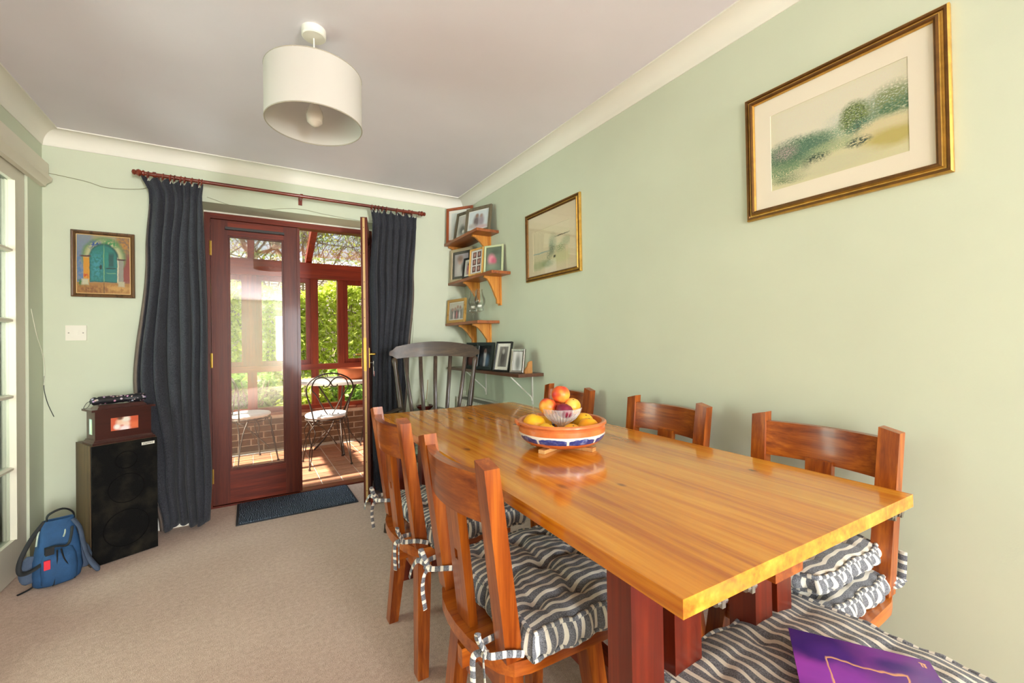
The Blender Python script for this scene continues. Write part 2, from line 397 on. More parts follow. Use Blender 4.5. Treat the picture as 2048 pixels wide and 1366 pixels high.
# free edge of the open leaf: pale weather strip, lock plate, bolts
m_strip = wood('pale_strip', '#a87c40', '#c8a064', 'Z', 30, .5)
bm = NB(); bx(bm, .535, .538, -.009, .006, .022, 1.998); obj('weather_strip', bm, m_strip, rl)
bm = NB(); bx(bm, .5378, .5395, -.011, .007, .93, 1.16); obj('lock_plate', bm, m_brass, rl)
bm = NB()
for z in (.1, .3, .5, .75, 1.3, 1.43, 1.55, 1.75, 1.93): tube(bm, [(.538, -.002, z), (.540, -.002, z)], .003, 8)
obj('screw', bm, plain('screw_steel', '#5a4a36', .4, metal=1), rl)
bm = NB(); bx(bm, .505, .545, .0225, .05, .0, .11); bev(bm, .004, 1); obj('weather_bar', bm, m_mah_h, rl)
for sy in (-1, 1):
    hb = NB(); tube(hb, [(.50, sy*.0225, 1.045), (.50, sy*.06, 1.045)], [.011, .008], 12); tube(hb, smoothpath([(.50, sy*.058, 1.045), (.47, sy*.062, 1.046), (.39, sy*.058, 1.043)], 4), [.007]*8+[.009], 10)
    bx(hb, .488, .512, min(sy*.0225, sy*.027), max(sy*.0225, sy*.027), .95, 1.09); bev(hb, .002, 1)
    obj('lever_handle', hb, m_brass, rl)
# keys hanging in the lock of the open leaf (room face = local +y after the swing)
# ================================================================== CONSERVATORY beyond the french doors
CZ, CY0, CY1, CX0, CX1 = -.03, DY+.075, 5.42, -1.75, 2.6
m_mort = plain('pale_grout', '#cfc6b8', .9, .08, 20)
fl = NB(); bx(fl, CX0, CX1, DY+.06, CY1+.25, CZ-.1, CZ-.004); cfl = struct('floor_conservatory', fl, m_mort, smooth=0)
def tilemat():
    s = NT('quarry_tile'); oi = s.new('ObjectInfo'); co = s.obco(); n = s.noise(co, 14, 4)
    c = s.ramp(oi.outputs['Random'], [(0, lin('#8a5a44')), (.35, lin('#a46e50')), (.7, lin('#96624a')), (1, lin('#b48662'))])
    s.link(s.mix(.3, c, s.ramp(n.outputs[0], [(.3, lin('#70483a')), (.7, lin('#c0916c'))])), s.b.inputs['Base Color']); s.set(rough=.45); s.bump(n.outputs[0], .15, .003); return s.m
m_tile = tilemat(); tp = .1615
bm = NB(); bx(bm, -.077, .077, -.077, .077, -.006, .0); bev(bm, .002, 1); t0 = None
x = .351-tp*9+tp/2
ix = 0
while x < 1.75:
    y = CY0+.085
    while y < CY1-.02:
        if x > -.75+.0*y:
            if t0 is None: t0 = obj('tile', bm, m_tile, cfl, smooth=0); t = t0
            else: t = t0.copy(); C.objects.link(t)
            t.location = (x, y, CZ)
        y += tp
    x += tp
# dwarf brick wall, bricks as single pieces
m_mortar = plain('brick_mortar', '#dccfba', .95, .1, 30, .3, 120)
cw = NB(); bx(cw, CX0, CX1, CY1+.004, CY1+.12, CZ-.1, .385); cwall = struct('wall_conservatory', cw, m_mortar, smooth=0)
def brickmat():
    s = NT('brown_brick'); oi = s.new('ObjectInfo'); co = s.obco(); n = s.noise(co, 25, 4)
    c = s.ramp(oi.outputs['Random'], [(0, lin('#5e4838')), (.5, lin('#6e5642')), (1, lin('#7c6048'))])
    s.link(s.mix(.35, c, s.ramp(n.outputs[0], [(.3, lin('#48372c')), (.7, lin('#94775c'))])), s.b.inputs['Base Color']); s.set(rough=.9); s.bump(n.outputs[0], .4, .004); return s.m
m_brick = brickmat(); b0 = None; bh = .0675; bp = .235
for c_ in range(5):
    x = CX0+.12+(c_ % 2)*bp/2
    while x < CX1-.1:
        if b0 is None:
            bm = NB(); bx(bm, -.1115, .1115, -.003, .02, -.0285, .0285); bev(bm, .003, 1); b0 = obj('brick', bm, m_brick, cwall, smooth=0); b = b0
        else: b = b0.copy(); C.objects.link(b)
        b.location = (x, CY1, CZ+.045+c_*bh); x += bp
m_sillt = plain('sill_tile', '#a8623f', .5, .15, 12)
x = CX0; s0 = None
while x < CX1-.1:
    if s0 is None:
        bm = NB(); bx(bm, -.115, .115, -.11, .06, -.014, .014); bev(bm, .006, 2); s0 = obj('sill_brick', bm, plain('sill_brick_red', '#96604a', .7, .2, 14), cwall); sb = s0
    else: sb = s0.copy(); C.objects.link(sb)
    sb.location = (x+.12, CY1+.07, .372); x += .237
# side walls (low) left and right
for nm, xx in (('wall_conservatory_left', CX0), ('wall_conservatory_right', CX1)):
    bm = NB(); bx(bm, xx-.1, xx, DY+.3, CY1+.12, CZ, .385); struct(nm, bm, m_brick, smooth=0)
# timber window wall
m_tim_v = wood('red_timber_upright', '#7a2a16', '#a8431f', 'Z', 26, .4, .1, .05, c3='#90341a')
m_tim_h = wood('red_timber_cross', '#7a2a16', '#a8431f', 'X', 26, .4, .1, .05, c3='#90341a')
WY = CY1+.05; ez0, ez1 = 1.86, 2.055
m_cglass = glass('conservatory_glass', (.96, .98, .96, 1), .7)
wins = sempty('window_2', (0, WY, 0))
bm = NB(); bx(bm, CX0, CX1, -.055, .055, .386, .435); bev(bm, .004, 1); obj('sill', bm, m_tim_h, wins)
bm = NB(); bx(bm, CX0, CX1, -.05, .05, .83, .895); bev(bm, .004, 1); obj('transom', bm, m_tim_h, wins)
bm = NB(); bx(bm, CX0, CX1, -.06, .06, ez0+.02, ez1); bev(bm, .004, 1); obj('eaves_beam', bm, m_tim_h, wins)
mulx = [-1.72, -1.12, -.52, .035, .655, .94, 1.56, 2.1, 2.57]; mw_ = [.06, .07, .07, .09, .075, .065, .07, .07, .06]
for x_, w_ in zip(mulx, mw_):
    bm = NB(); bx(bm, x_-w_/2, x_+w_/2, -.045, .045, .435, ez0+.02); bev(bm, .004, 1); obj('mullion', bm, m_tim_v, wins)
for i in range(len(mulx)-1):
    a = mulx[i]+mw_[i]/2; b = mulx[i+1]-mw_[i+1]/2
    for z0_, z1_, c_ in ((.435, .83, False), (.895, ez0+.02, i not in (4,))):
        if c_:   # opening casement with its own frame
            bm = NB(); q = .05
            for r_ in ((a, a+q, z0_, z1_), (b-q, b, z0_, z1_), (a+q, b-q, z0_, z0_+q), (a+q, b-q, z1_-q, z1_)): bx(bm, r_[0], r_[1], -.02, .035, r_[2], r_[3])
            bev(bm, .003, 1); obj('casement', bm, m_tim_v, wins)
        bm = NB(); bx(bm, a, b, -.003, .003, z0_, z1_); obj('pane', bm, m_cglass, wins, smooth=0)
# side windows: posts and rails on the left side wall (they stripe the sun)
for nm, xx in (('window_3', CX0-.05), ('window_4', CX1-.05)):
    sw = sempty(nm, (xx, 0, 0))
    for y_ in (3.98, 4.42, 4.86, 5.3):
        bm = NB(); bx(bm, -.045, .045, y_-.035, y_+.035, .386, ez0+.02); obj('mullion', bm, m_tim_v, sw)
    for a, b in ((.386, .435), (.83, .895), (ez0+.02, ez1)):
        bm = NB(); bx(bm, -.05, .05, DY+.3, CY1, a, b); obj('rail', bm, m_tim_v, sw)
# lean-to roof: rafters and glazing rising towards the house
roof = sempty('roof_conservatory'); ra = Vector((0, CY1+.1, 2.06)); rb = Vector((0, DY+.32, 2.72))
for x_ in (-1.72, -1.1, -.45, .03, .60, 1.25, 1.9, 2.55):
    bm = NB(); hexa(bm, [Vector((x_-.03, ra.y, ra.z-.03)), Vector((x_+.03, ra.y, ra.z-.03)), Vector((x_+.03, ra.y, ra.z+.05)), Vector((x_-.03, ra.y, ra.z+.05))],
                    [Vector((x_-.03, rb.y, rb.z-.03)), Vector((x_+.03, rb.y, rb.z-.03)), Vector((x_+.03, rb.y, rb.z+.05)), Vector((x_-.03, rb.y, rb.z+.05))])
    obj('rafter', bm, m_tim_v, roof)
bm = NB(); hexa(bm, [Vector((CX0, ra.y, ra.z+.05)), Vector((CX1, ra.y, ra.z+.05)), Vector((CX1, ra.y, ra.z+.058)), Vector((CX0, ra.y, ra.z+.058))],
                [Vector((CX0, rb.y, rb.z+.05)), Vector((CX1, rb.y, rb.z+.05)), Vector((CX1, rb.y, rb.z+.058)), Vector((CX0, rb.y, rb.z+.058))])
obj('roof_glass', bm, m_cglass, roof, smooth=0)
# outside face of the house above/around the conservatory
m_house = plain('house_brick', '#8a6450', .9, .15, 20)
bm = NB(); bx(bm, -6, ox0-.001, D+.301, D+.40, -.1, 5); bx(bm, ox1+.001, 7, D+.301, D+.40, -.1, 5); bx(bm, ox0-.001, ox1+.001, D+.301, D+.40, 2.058, 5); struct('wall_house', bm, m_house, smooth=0)
# ------------------------------------------------------------------ conservatory furniture
m_iron = plain('wrought_iron', '#4a4038', .45, .2, 30, metal=.6)
m_padw = plain('white_pad', '#ece9e2', .8, .05, 10, .1, 80)
def iron_chair(loc, rz, label):
    """faces +y locally; back hoop at -y"""
    t = thing('iron_chair', label, 'chair', loc, rz, 'wrought iron chairs in the conservatory')
    r = .006; sz = .44
    bm = NB(); n = 28; tube(bm, [(.185*math.cos(2*PI*i/n), .18*math.sin(2*PI*i/n), sz) for i in range(n+1)], .007, 8, False)
    tube(bm, [(.15*math.cos(2*PI*i/n), .145*math.sin(2*PI*i/n), sz-.03) for i in range(n+1)], .004, 8, False)
    for i in range(8): a = PI*i/8; tube(bm, [(.18*math.cos(a), .175*math.sin(a), sz), (-.18*math.cos(a), -.175*math.sin(a), sz)], .003, 6)
    obj('seat_ring', bm, m_iron, t)
    for sx in (-1, 1):
        for sy in (-1, 1):
            bm = NB(); top = Vector((sx*.14, sy*.125, sz-.005)); bot = Vector((sx*.185, sy*.185, .004))
            for o_ in (-.016, .016):
                tube(bm, smoothpath([top+Vector((o_*2.2, -o_*2.2*sx*sy, 0)), top.lerp(bot, .25)+Vector((o_*1.5*sx, o_*sy*-.6, 0)), top.lerp(bot, .6)+Vector((o_*.6, 0, 0)), bot], 4), .0052, 7)
            tube(bm, [bot+Vector((0, 0, -.004)), bot+Vector((0, 0, .012))], .011, 10); obj('leg', bm, m_iron, t)
    bm = NB(); 
    for sx in (-1, 1):
        tube(bm, smoothpath([(sx*.15, -.15, sz-.02), (sx*.03, -.02, sz-.10), (-sx*.12, .13, sz-.30)], 5), .005, 6)
    obj('brace', bm, m_iron, t)
    hoop = [(-.145, -.15, sz)] + [(-.15-.05*math.sin(PI*k/6*.9), -.155-.012*k, sz+.05*k) for k in range(1, 6)]
    L_ = [(-.135, -.15, sz-.02), (-.165, -.165, sz+.13), (-.205, -.185, sz+.27), (-.185, -.20, sz+.36), (-.10, -.208, sz+.42), (0, -.21, sz+.44)]
    full = L_ + [(-p[0], p[1], p[2]) for p in L_[-2::-1]]
    bm = NB(); tube(bm, smoothpath(full, 6), .0072, 8); obj('back_hoop', bm, m_iron, t)
    inn = [(0, -.155, sz+.02), (-.05, -.165, sz+.10), (-.12, -.18, sz+.24), (-.16, -.19, sz+.30), (-.13, -.2, sz+.385), (-.06, -.206, sz+.40), (-.005, -.205, sz+.36), (-.02, -.2, sz+.32), (-.055, -.2, sz+.315), (-.06, -.2, sz+.335)]
    for sx in (-1, 1):
        bm = NB(); tube(bm, smoothpath([(-sx*p[0], p[1], p[2]) for p in inn], 6), .0055, 7)
        tube(bm, smoothpath([(0, -.155, sz+.06), (sx*.012, -.154, sz+.025), (sx*.05, -.152, sz+.012), (sx*.085, -.152, sz+.035), (sx*.075, -.152, sz+.055), (sx*.062, -.152, sz+.042)], 5), .0045, 6)
        obj('back_scroll', bm, m_iron, t)
    p = NB(); lathe(p, [(0, 0), (.165, 0), (.186, .012), (.19, .025), (.18, .04), (.14, .048), (0, .052)], 32)
    pd = obj('seat_pad', p, m_padw, loc=(loc[0], loc[1], loc[2]+sz+.0075), rot=(0, 0, rz)); 
    return t, pd
_, p1 = iron_chair((.64, 4.52, CZ), .05, 'black wrought iron chair with scrolled hoop back seen through the open door')
tag(p1, 'round white seat pad on the iron chair in the open doorway', 'cushion', 'white pads on the iron chairs')
_, p2 = iron_chair((.0, 5.0, CZ), -1.15, 'wrought iron chair turned sideways behind the closed glass door')
tag(p2, 'round white seat pad on the iron chair behind the closed glass door', 'cushion', 'white pads on the iron chairs')
_, p3 = iron_chair((1.28, 4.92, CZ), 1.7, 'wrought iron chair mostly hidden by the open door leaf')
tag(p3, 'round white seat pad on the iron chair hidden by the open door', 'cushion', 'white pads on the iron chairs')
gt = thing('garden_table', 'round white topped table with dark iron legs in the conservatory', 'table', (.84, 5.0, CZ))
bm = NB(); lathe(bm, [(0, .735), (.40, .735), (.425, .742), (.43, .755), (.425, .768), (.40, .774), (0, .774)], 40); obj('table_top', bm, plain('white_table', '#d9d6cf', .35, .05, 8), gt)
for k in range(3):
    a = 2*PI*k/3+.5; bm = NB(); tube(bm, smoothpath([(.25*math.cos(a), .25*math.sin(a), .735), (.10*math.cos(a), .10*math.sin(a), .5), (.05*math.cos(a), .05*math.sin(a), .36), (.15*math.cos(a), .15*math.sin(a), .15), (.28*math.cos(a), .28*math.sin(a), .006)], 5), .009, 8); obj('leg', bm, m_iron, gt)
bm = NB(); lathe(bm, [(0, 0), (.11, 0), (.15, .03), (.175, .085), (.182, .115), (.172, .118), (.16, .09), (.13, .03), (0, .02)], 36, (.98, 4.86, CZ+.774))
tag(obj('terracotta_bowl', bm, plain('terracotta_rough', '#c4683a', .7, .1, 12)), 'wide orange terracotta bowl on the white conservatory table', 'bowl')
# ================================================================== GARDEN
m_grass = plain('lawn', '#6f7f3c', .95, .25, 3, .5, 80)
bm = NB(); bx(bm, -14, 18, CY1+.12, 40, -.35, -.12); struct('ground_garden', bm, m_grass, smooth=0)
def leafmat(name, a, b, c):
    s = NT(name); gi = s.new('NewGeometry'); n = s.noise(s.obco(), 5, 3)
    col = s.ramp(gi.outputs['Random Per Island'], [(0, lin(a)), (.5, lin(b)), (1, lin(c))])
    s.link(s.mix(.25, col, s.ramp(n.outputs[0], [(.35, lin(a)), (.65, lin(c))])), s.b.inputs['Base Color']); s.set(rough=.55)
    tr = s.new('BsdfTranslucent'); s.link(col, tr.inputs[0]); mx = s.new('MixShader'); mx.inputs[0].default_value = .35
    s.link(s.b.outputs[0], mx.inputs[1]); s.link(tr.outputs[0], mx.inputs[2]); s.link(mx.outputs[0], s.out.inputs[0]); return s.m
m_leaf_y = leafmat('hedge_leaf', '#8a9c28', '#c2cf48', '#e6ea78')
m_leaf_g = leafmat('shrub_leaf', '#54782a', '#7ea040', '#b2cc62')
m_twig = plain('twig_bark', '#8c7a66', .9, .2, 10)
def leaves(name, pts, size, mat_, parent):
    vs, fs = [], []
    for p in pts:
        n = Vector((random.gauss(0, 1), random.gauss(0, 1), random.gauss(.5, 1))).normalized(); u = n.orthogonal().normalized(); u.rotate(Matrix.Rotation(random.random()*6.28, 3, n)); v = n.cross(u)
        s_ = size*random.uniform(.6, 1.3); k = len(vs)
        vs += [p-u*s_, p-v*s_*.45+n*s_*.1, p+u*s_, p+v*s_*.45+n*s_*.1]; fs.append((k, k+1, k+2, k+3))
    me = bpy.data.meshes.new(name); me.from_pydata(vs, [], fs); me.materials.append(mat_)
    o = bpy.data.objects.new(name, me); C.objects.link(o); o.parent = parent; o['kind'] = 'stuff'; return o
hd = thing('hedge', 'tall yellow-green hedge in the garden beyond the conservatory', 'hedge', (1.2, 8.3, -.12))
pts = []
for i in range(26000):
    x_ = random.uniform(-3.2, 2.8); f = random.random()
    top = 2.16+.10*math.sin(x_*2.1)+.06*math.sin(x_*5.3+1); z_ = random.random()**.8*top
    y_ = -.45+abs(random.gauss(0, .16))*1.2 + .10*math.sin(x_*3+z_*4)
    if random.random() < .16: z_ = top+random.gauss(0, .05); y_ = random.uniform(-.45, .4)
    pts.append(Vector((x_, y_, z_)))
leaves('foliage', pts, .055, m_leaf_y, hd)
bm = NB()
for i in range(60):
    x_ = random.uniform(-3.2, 2.8); p = [Vector((x_, 0, 0))]
    for k in range(5): p.append(p[-1]+Vector((random.gauss(0, .1), random.gauss(-.03, .08), .4)))
    tube(bm, p, [.02, .017, .014, .011, .008, .004], 5)
obj('stems', bm, m_twig, hd)['kind'] = 'stuff'
def shrub(x_, y_, h_, r_, n_, lab, m_):
    t = thing('shrub', lab, 'shrub', (x_, y_, -.12), 0, 'low shrubs outside the conservatory windows')
    P = []
    for i in range(n_):
        a = random.random()*6.28; rr = r_*math.sqrt(random.random()); z_ = random.random(); rr *= (1-.5*z_**2)
        P.append(Vector((rr*math.cos(a), rr*math.sin(a), h_*(.12+.9*z_))))
    leaves('foliage', P, .05, m_, t)
    bm = NB()
    for k in range(7):
        a = random.random()*6.28; tube(bm, smoothpath([(0, 0, 0), (r_*.3*math.cos(a), r_*.3*math.sin(a), h_*.5), (r_*.7*math.cos(a), r_*.7*math.sin(a), h_*.95)], 3), [.012]*6+[.004], 5)
    obj('stems', bm, m_twig, t)['kind'] = 'stuff'
for i, (x_, y_, h_, r_) in enumerate([(-.55, 6.2, 1.0, .45), (.05, 6.4, .85, .42), (.62, 6.1, .78, .4), (1.15, 6.3, .9, .42), (1.75, 6.2, .8, .4), (-1.2, 6.5, 1.5, .5)]):
    shrub(x_, y_, h_, r_, 1500, ['broad leafy shrub behind the left glass door', 'leafy green shrub below the wide mullion of the conservatory', 'low green shrub seen under the white table', 'green shrub behind the terracotta bowl', 'green shrub hidden behind the open door leaf', 'taller shrub at the far left of the garden'][i], m_leaf_g if i % 2 else m_leaf_y)
# bare twiggy trees behind the hedge
def tree(x_, y_, h_, lab, seed):
    random.seed(seed); t = thing('tree', lab, 'tree', (x_, y_, -.12), 0, 'twiggy trees behind the hedge'); bm = NB(); tips = []
    def grow(p, d, r, L, n):
        q = [p]; 
        for k in range(3):
            d = (d+Vector((random.gauss(0, .13), random.gauss(0, .13), random.gauss(.03, .08)))).normalized(); q.append(q[-1]+d*L/3)
        tube(bm, q, [r, r*.85, r*.7, r*.55], 5, False)
        if n:
            for k in range(3 if n > 1 else 4):
                nd = (d+Vector((random.gauss(0, .55), random.gauss(0, .55), random.gauss(.1, .3)))).normalized(); grow(q[random.choice((2, 3, 3))], nd, r*.55, L*.74, n-1)
        else: tips.extend(q[1:])
    grow(Vector((0, 0, 0)), Vector((0, 0, 1)), .11, h_*.34, 6); obj('branches', bm, m_twig, t)
    leaves('foliage', [p+Vector((random.gauss(0, .12), random.gauss(0, .12), random.gauss(0, .12))) for p in tips[::2]], .05, m_leaf_y, t)
tree(2.6, 10.4, 7.5, 'bare twiggy tree seen through the conservatory roof glass', 3)
tree(.9, 11.8, 7.0, 'twiggy tree behind the closed glass door', 11)
tree(4.4, 12.5, 7.5, 'bare tree partly hidden by the open door leaf', 21)
tree(-1.2, 11.2, 6.5, 'twiggy tree left of the closed glass door', 31)
random.seed(99)
tr0 = [o for o in bpy.data.objects if o.name.split('.')[0] == 'tree']
for k, (x_, y_, s_) in enumerate([(1.7, 9.9, .72), (3.4, 10.2, .75), (4.6, 10.0, .7), (.2, 10.1, .72), (2.3, 12.6, .95), (3.6, 13.0, 1.0), (5.6, 12.0, .9), (-.6, 9.9, .7)]):
    t = dup(tr0[k % 4], (x_, y_, -.12), 1.1+k*1.9, 'bare twiggy tree in the row of trees behind the hedge'); t.scale = (s_, s_, s_)
# neighbour's house: tiled roof
nh = thing('neighbour_house', 'neighbouring house with a grey-brown tiled roof above the hedge', 'house', (1.5, 14.5, -.12))
bm = NB(); bx(bm, -7, 7, 0, 5, 0, 2.3); obj('wall', bm, plain('neighbour_brick', '#9c8a7c', .9, .1, 10), nh)
bm = NB(); hexa(bm, [Vector((-7.2, -.3, 2.2)), Vector((7.2, -.3, 2.2)), Vector((7.2, 5.3, 2.2)), Vector((-7.2, 5.3, 2.2))], [Vector((-7.2, 2.4, 4.1)), Vector((7.2, 2.4, 4.1)), Vector((7.2, 2.6, 4.1)), Vector((-7.2, 2.6, 4.1))]); obj('roof', bm, plain('roof_felt', '#5a4c46', .9), nh)
bm = NB(); sl_ = Vector((0, 2.7, 1.9)).normalized(); nn = Vector((0, -sl_.z, sl_.y))
for r_ in range(20):
    for c_ in range(68):
        o_ = Vector((-7.1+c_*.21+(r_ % 2)*.105, -.3, 2.2))+sl_*(r_*.165); u = Vector((.1, 0, 0)); k = nn*(.014+random.random()*.012)
        hexa(bm, [o_-u+nn*.03, o_+u+nn*.03, o_+u+nn*.03+k, o_-u+nn*.03+k], [o_-u+sl_*.2, o_+u+sl_*.2, o_+u+sl_*.2+nn*.02, o_-u+sl_*.2+nn*.02])
obj('roof_tiles', bm, plain('roof_tile', '#85766e', .85, .3, 6), nh, smooth=0, fixn=False)['kind'] = 'stuff'
# ================================================================== DINING TABLE
m_top = wood('pine_table_top', '#b86010', '#f0aa36', 'Y', 22, .16, .42, .045, knots=[(-.25, -.45, .008, .016), (-.12, -.52, .006, .010), (-.30, .02, .008, .016), (.12, -.05, .007, .012), (.05, .30, .006, .012), (-.05, .55, .007, .014), (.22, .45, .006, .012), (.26, -.62, .006, .011)], c3='#da861c', boards=.14, coatr=.06)
m_pin_z = wood('pine_upright', '#742c07', '#bc651b', 'Z', 34, .28, .3, .05, c3='#964711', coatr=.12)
m_pin_y = wood('pine_cross', '#742c07', '#bc651b', 'Y', 34, .28, .3, .05, c3='#964711', coatr=.12)
m_pin_x = wood('pine_seat', '#7e3409', '#c26c1e', 'X', 26, .28, .3, .05, c3='#a25014', coatr=.12)
m_red = wood('red_pine_leg', '#4e1408', '#7c2a10', 'Z', 26, .35, .2, .05, c3='#641d0b')
m_steel = plain('zinc_steel', '#9a948a', .4, .1, 30, metal=.9)
TW, TL, TZ, TT = .77, 1.83, .76, .028
tb = thing('dining_table', 'long orange pine dining table with glossy varnished top', 'table', (.9225, 1.292, 0), -.033)
nb = 6; cuts = [-TW/2+TW*k/nb+(random.uniform(-.012, .012) if 0 < k < nb else 0) for k in range(nb+1)]
for k in range(nb):
    a, b = cuts[k], cuts[k+1]; bm = NB(); bx(bm, a, b, -TL/2, TL/2, TZ-TT, TZ)
    ox = a if k == 0 else (b if k == nb-1 else None)
    if ox is not None: bev(bm, .018, 4, pred=lambda e: abs(e.verts[0].co.z-e.verts[1].co.z) > .01 and abs(e.verts[0].co.x-ox) < 1e-4)
    inn = [q for q in (a, b) if q != ox]
    def pr(e, inn=inn):
        p, q = e.verts[0].co, e.verts[1].co
        if abs(p.z-q.z) > 1e-4: return False
        return not any(abs(p.x-i_) < 1e-4 and abs(q.x-i_) < 1e-4 for i_ in inn)
    bev(bm, .010, 4, pred=pr); o = obj('plank', bm, m_top, tb)
def leg_pair(sx, sy):
    bm = NB()
    for x0, x1, z0 in (((.165, .238, 0), (.268, .345, 0)) if sx < 0 else ((.01, .07, 0), (.09, .145, 0))):
        a, b = sorted((sx*x0, sx*x1)); bx(bm, a, b, sy*.745-.03, sy*.745+.03, 0, TZ-TT-.001)
    a, b = (-.36, -.15) if sx < 0 else (0., .16); bx(bm, a, b, sy*.745-.034, sy*.745+.034, .05, .13)
    bev(bm, .004, 2); obj('leg', bm, m_red, tb)
for sx in (-1, 1):
    for sy in (-1, 1): leg_pair(sx, sy)
for sx in (-1, 1):
    bm = NB(); a, b = sorted((sx*.105, sx*.13)); bx(bm, a, b, -.74, .74, .655, TZ-TT-.001); bev(bm, .003, 1); obj('apron', bm, wood('red_pine_apron', '#5a1a0a', '#8a3212', 'Y', 26, .35, .2), tb)
bm = NB(); bx(bm, -.105, .105, -.71, -.685, .62, TZ-TT-.001); obj('cross_bearer', bm, m_red, tb)
bm = NB(); bx(bm, -.105, .105, .685, .71, .62, TZ-TT-.001); obj('cross_bearer', bm, m_red, tb)
bm = NB(); bx(bm, -.03, .03, -.72, .72, .09, .17); bev(bm, .004, 1); obj('stretcher', bm, wood('red_pine_apron', '#5a1a0a', '#8a3212'), tb)
for s_ in (-1, 1):
    bm = NB(); bx(bm, -.36, .16, s_*.745-.02, s_*.745+.02, .09, .12); obj('foot_rail', bm, m_red, tb)
bm = NB(); bx(bm, -.10, -.01, -TL/2+.035, -TL/2+.06, TZ-TT-.05, TZ-TT-.001); obj('bearer_block', bm, m_pin_y, tb)
for sx in (-1, 1):
    bm = NB(); bx(bm, sx*.085-.012, sx*.085+.012, -.86, .3, TZ-TT-.03, TZ-TT-.018); bx(bm, sx*.085-.004, sx*.085+.004, -.86, .3, TZ-TT-.048, TZ-TT-.03); obj('slide_runner', bm, m_steel, tb)
for px in (-.29, -.215, .305, .34):
    bm = NB(); tube(bm, [(px-.012, -TL/2+.012, TZ-TT-.008), (px+.012, -TL/2+.012, TZ-TT-.008)], .007, 10); bx(bm, px-.004, px+.004, -TL/2+.004, -TL/2+.03, TZ-TT-.016, TZ-TT-.0005); obj('leaf_catch', bm, m_steel, tb)
# ================================================================== DINING CHAIRS (local: faces +x, seat centre at origin)
def seat_outline():
    P = [(.20, -.205), (.205, .0), (.20, .205)]
    pts = [(.175, -.21), (.20, -.195), (.207, 0), (.20, .195), (.175, .21)]
    pts += [(-.07, .2)]
    for i in range(11):
        a = PI/2+PI*i/10; yy = .198*math.sin(a); pts.append((-.105-.09*abs(math.cos(a))**.75, yy))
    pts += [(-.07, -.2)]
    return pts
def dining_chair(loc, rz, label, group):
    t = thing('dining_chair', label, 'chair', loc, rz, group)
    bm = NB(); prism(bm, seat_outline(), lambda p, q, z: Vector((p, q, z)), .40, .432); bev(bm, .009, 3, 40); obj('seat', bm, m_pin_x, t)
    for sy in (-1, 1):
        for sx in (-1, 1):
            bm = NB(); hexa(bm, rect((sx*.145, sy*.172, 0), .036, .044), rect((sx*.115, sy*.115, .4005), .05, .052)); bev(bm, .003, 1); obj('leg', bm, m_pin_z, t)
        # raked back post with bevelled top
        bm = NB(); b0 = (-.140, sy*.165); b1 = (-.196, sy*.177)
        hexa(bm, rect((b0[0], b0[1], .4325), .042, .047), rect((b1[0], b1[1], .868), .036, .046))
        bev(bm, .004, 2)
        top = [v for v in bm.verts if v.co.z > .86]
        for v in top:
            if sy*(v.co.y-b1[1]) > .012: v.co.z -= .012
        obj('back_post', bm, m_pin_z, t)
    # curved crest rail between the posts
    bm = NB(); n = 12; ra, rb = [], []
    for i in range(n+1):
        y = -.158+.316*i/n; k = 1-(y/.158)**2
        def xx(z): return -.140-.056*(z-.4325)/.436-.030*k
        th = .024
        q = [Vector((xx(.728)-th/2, y, .728)), Vector((xx(.728)+th/2, y, .728)), Vector((xx(.838)+th/2, y, .838-.012*(1-k)*0)), Vector((xx(.838)-th/2, y, .838))]
        ra.append([bm.verts.new(p) for p in q])
    for A, B in zip(ra, ra[1:]):
        for k in range(4): bm.faces.new([A[k], A[(k+1) % 4], B[(k+1) % 4], B[k]])
    bm.faces.new(ra[0][::-1]); bm.faces.new(ra[-1]); bev(bm, .004, 2, 40); obj('crest_rail', bm, m_pin_y, t)
    # centre splat, carved with a small arrow-shaped piercing
    bm = NB(); x0 = -.165; 
    def sp(z): return -.163-.030*(z-.4325)/.30
    def seg(z0, z1, y0, y1): hexa(bm, [Vector((sp(z0)-.011, y0, z0)), Vector((sp(z0)+.011, y0, z0)), Vector((sp(z0)+.011, y1, z0)), Vector((sp(z0)-.011, y1, z0))], [Vector((sp(z1)-.011, y0, z1)), Vector((sp(z1)+.011, y0, z1)), Vector((sp(z1)+.011, y1, z1)), Vector((sp(z1)-.011, y1, z1))])
    seg(.4325, .5875, -.036, .036); seg(.6125, .74, -.036, .036); seg(.5875, .6125, -.036, -.008); seg(.5875, .6125, .008, .036)
    obj('splat', bm, m_pin_z, t)
    for sx in (-1, 1):
        bm = NB(); hexa(bm, [Vector((sx*.126-.012, -.115, .315)), Vector((sx*.126+.012, -.115, .315)), Vector((sx*.126+.012, .115, .315)), Vector((sx*.126-.012, .115, .315))], [Vector((sx*.12-.012, -.105, .4)), Vector((sx*.12+.012, -.105, .4)), Vector((sx*.12+.012, .105, .4)), Vector((sx*.12-.012, .105, .4))]); obj('cross_rail', bm, m_pin_y, t)
    bm = NB(); bx(bm, -.185, .185, -.013, .013, .325, .372); bev(bm, .003, 1); st = obj('stretcher', bm, m_pin_x, t)
    for sx in (-1, 1):
        bm = NB(); hexa(bm, rect((sx*.158, 0, .30), .012, .018), rect((sx*.158, 0, .395), .018, .02)); obj('tusk_wedge', bm, m_pin_z, st)
    return t
G = 'pine dining chairs round the table'
c1 = dining_chair((.622, .985, 0), .0, 'pine dining chair with its back to the carpet, tucked at the front of the table', G)
c1['label'] = 'pine dining chair on the carpet side, nearer the striped stool'
c2 = dup(c1, (.632, 1.59, 0), 0, 'pine dining chair on the carpet side, nearer the dark spindle-back chair')
c3 = dup(c1, (1.305, .65, 0), PI-.02, 'pine dining chair against the green wall below the large framed print')
c4 = dup(c1, (1.302, 1.215, 0), PI, 'pine dining chair against the wall between the two other wall-side chairs')
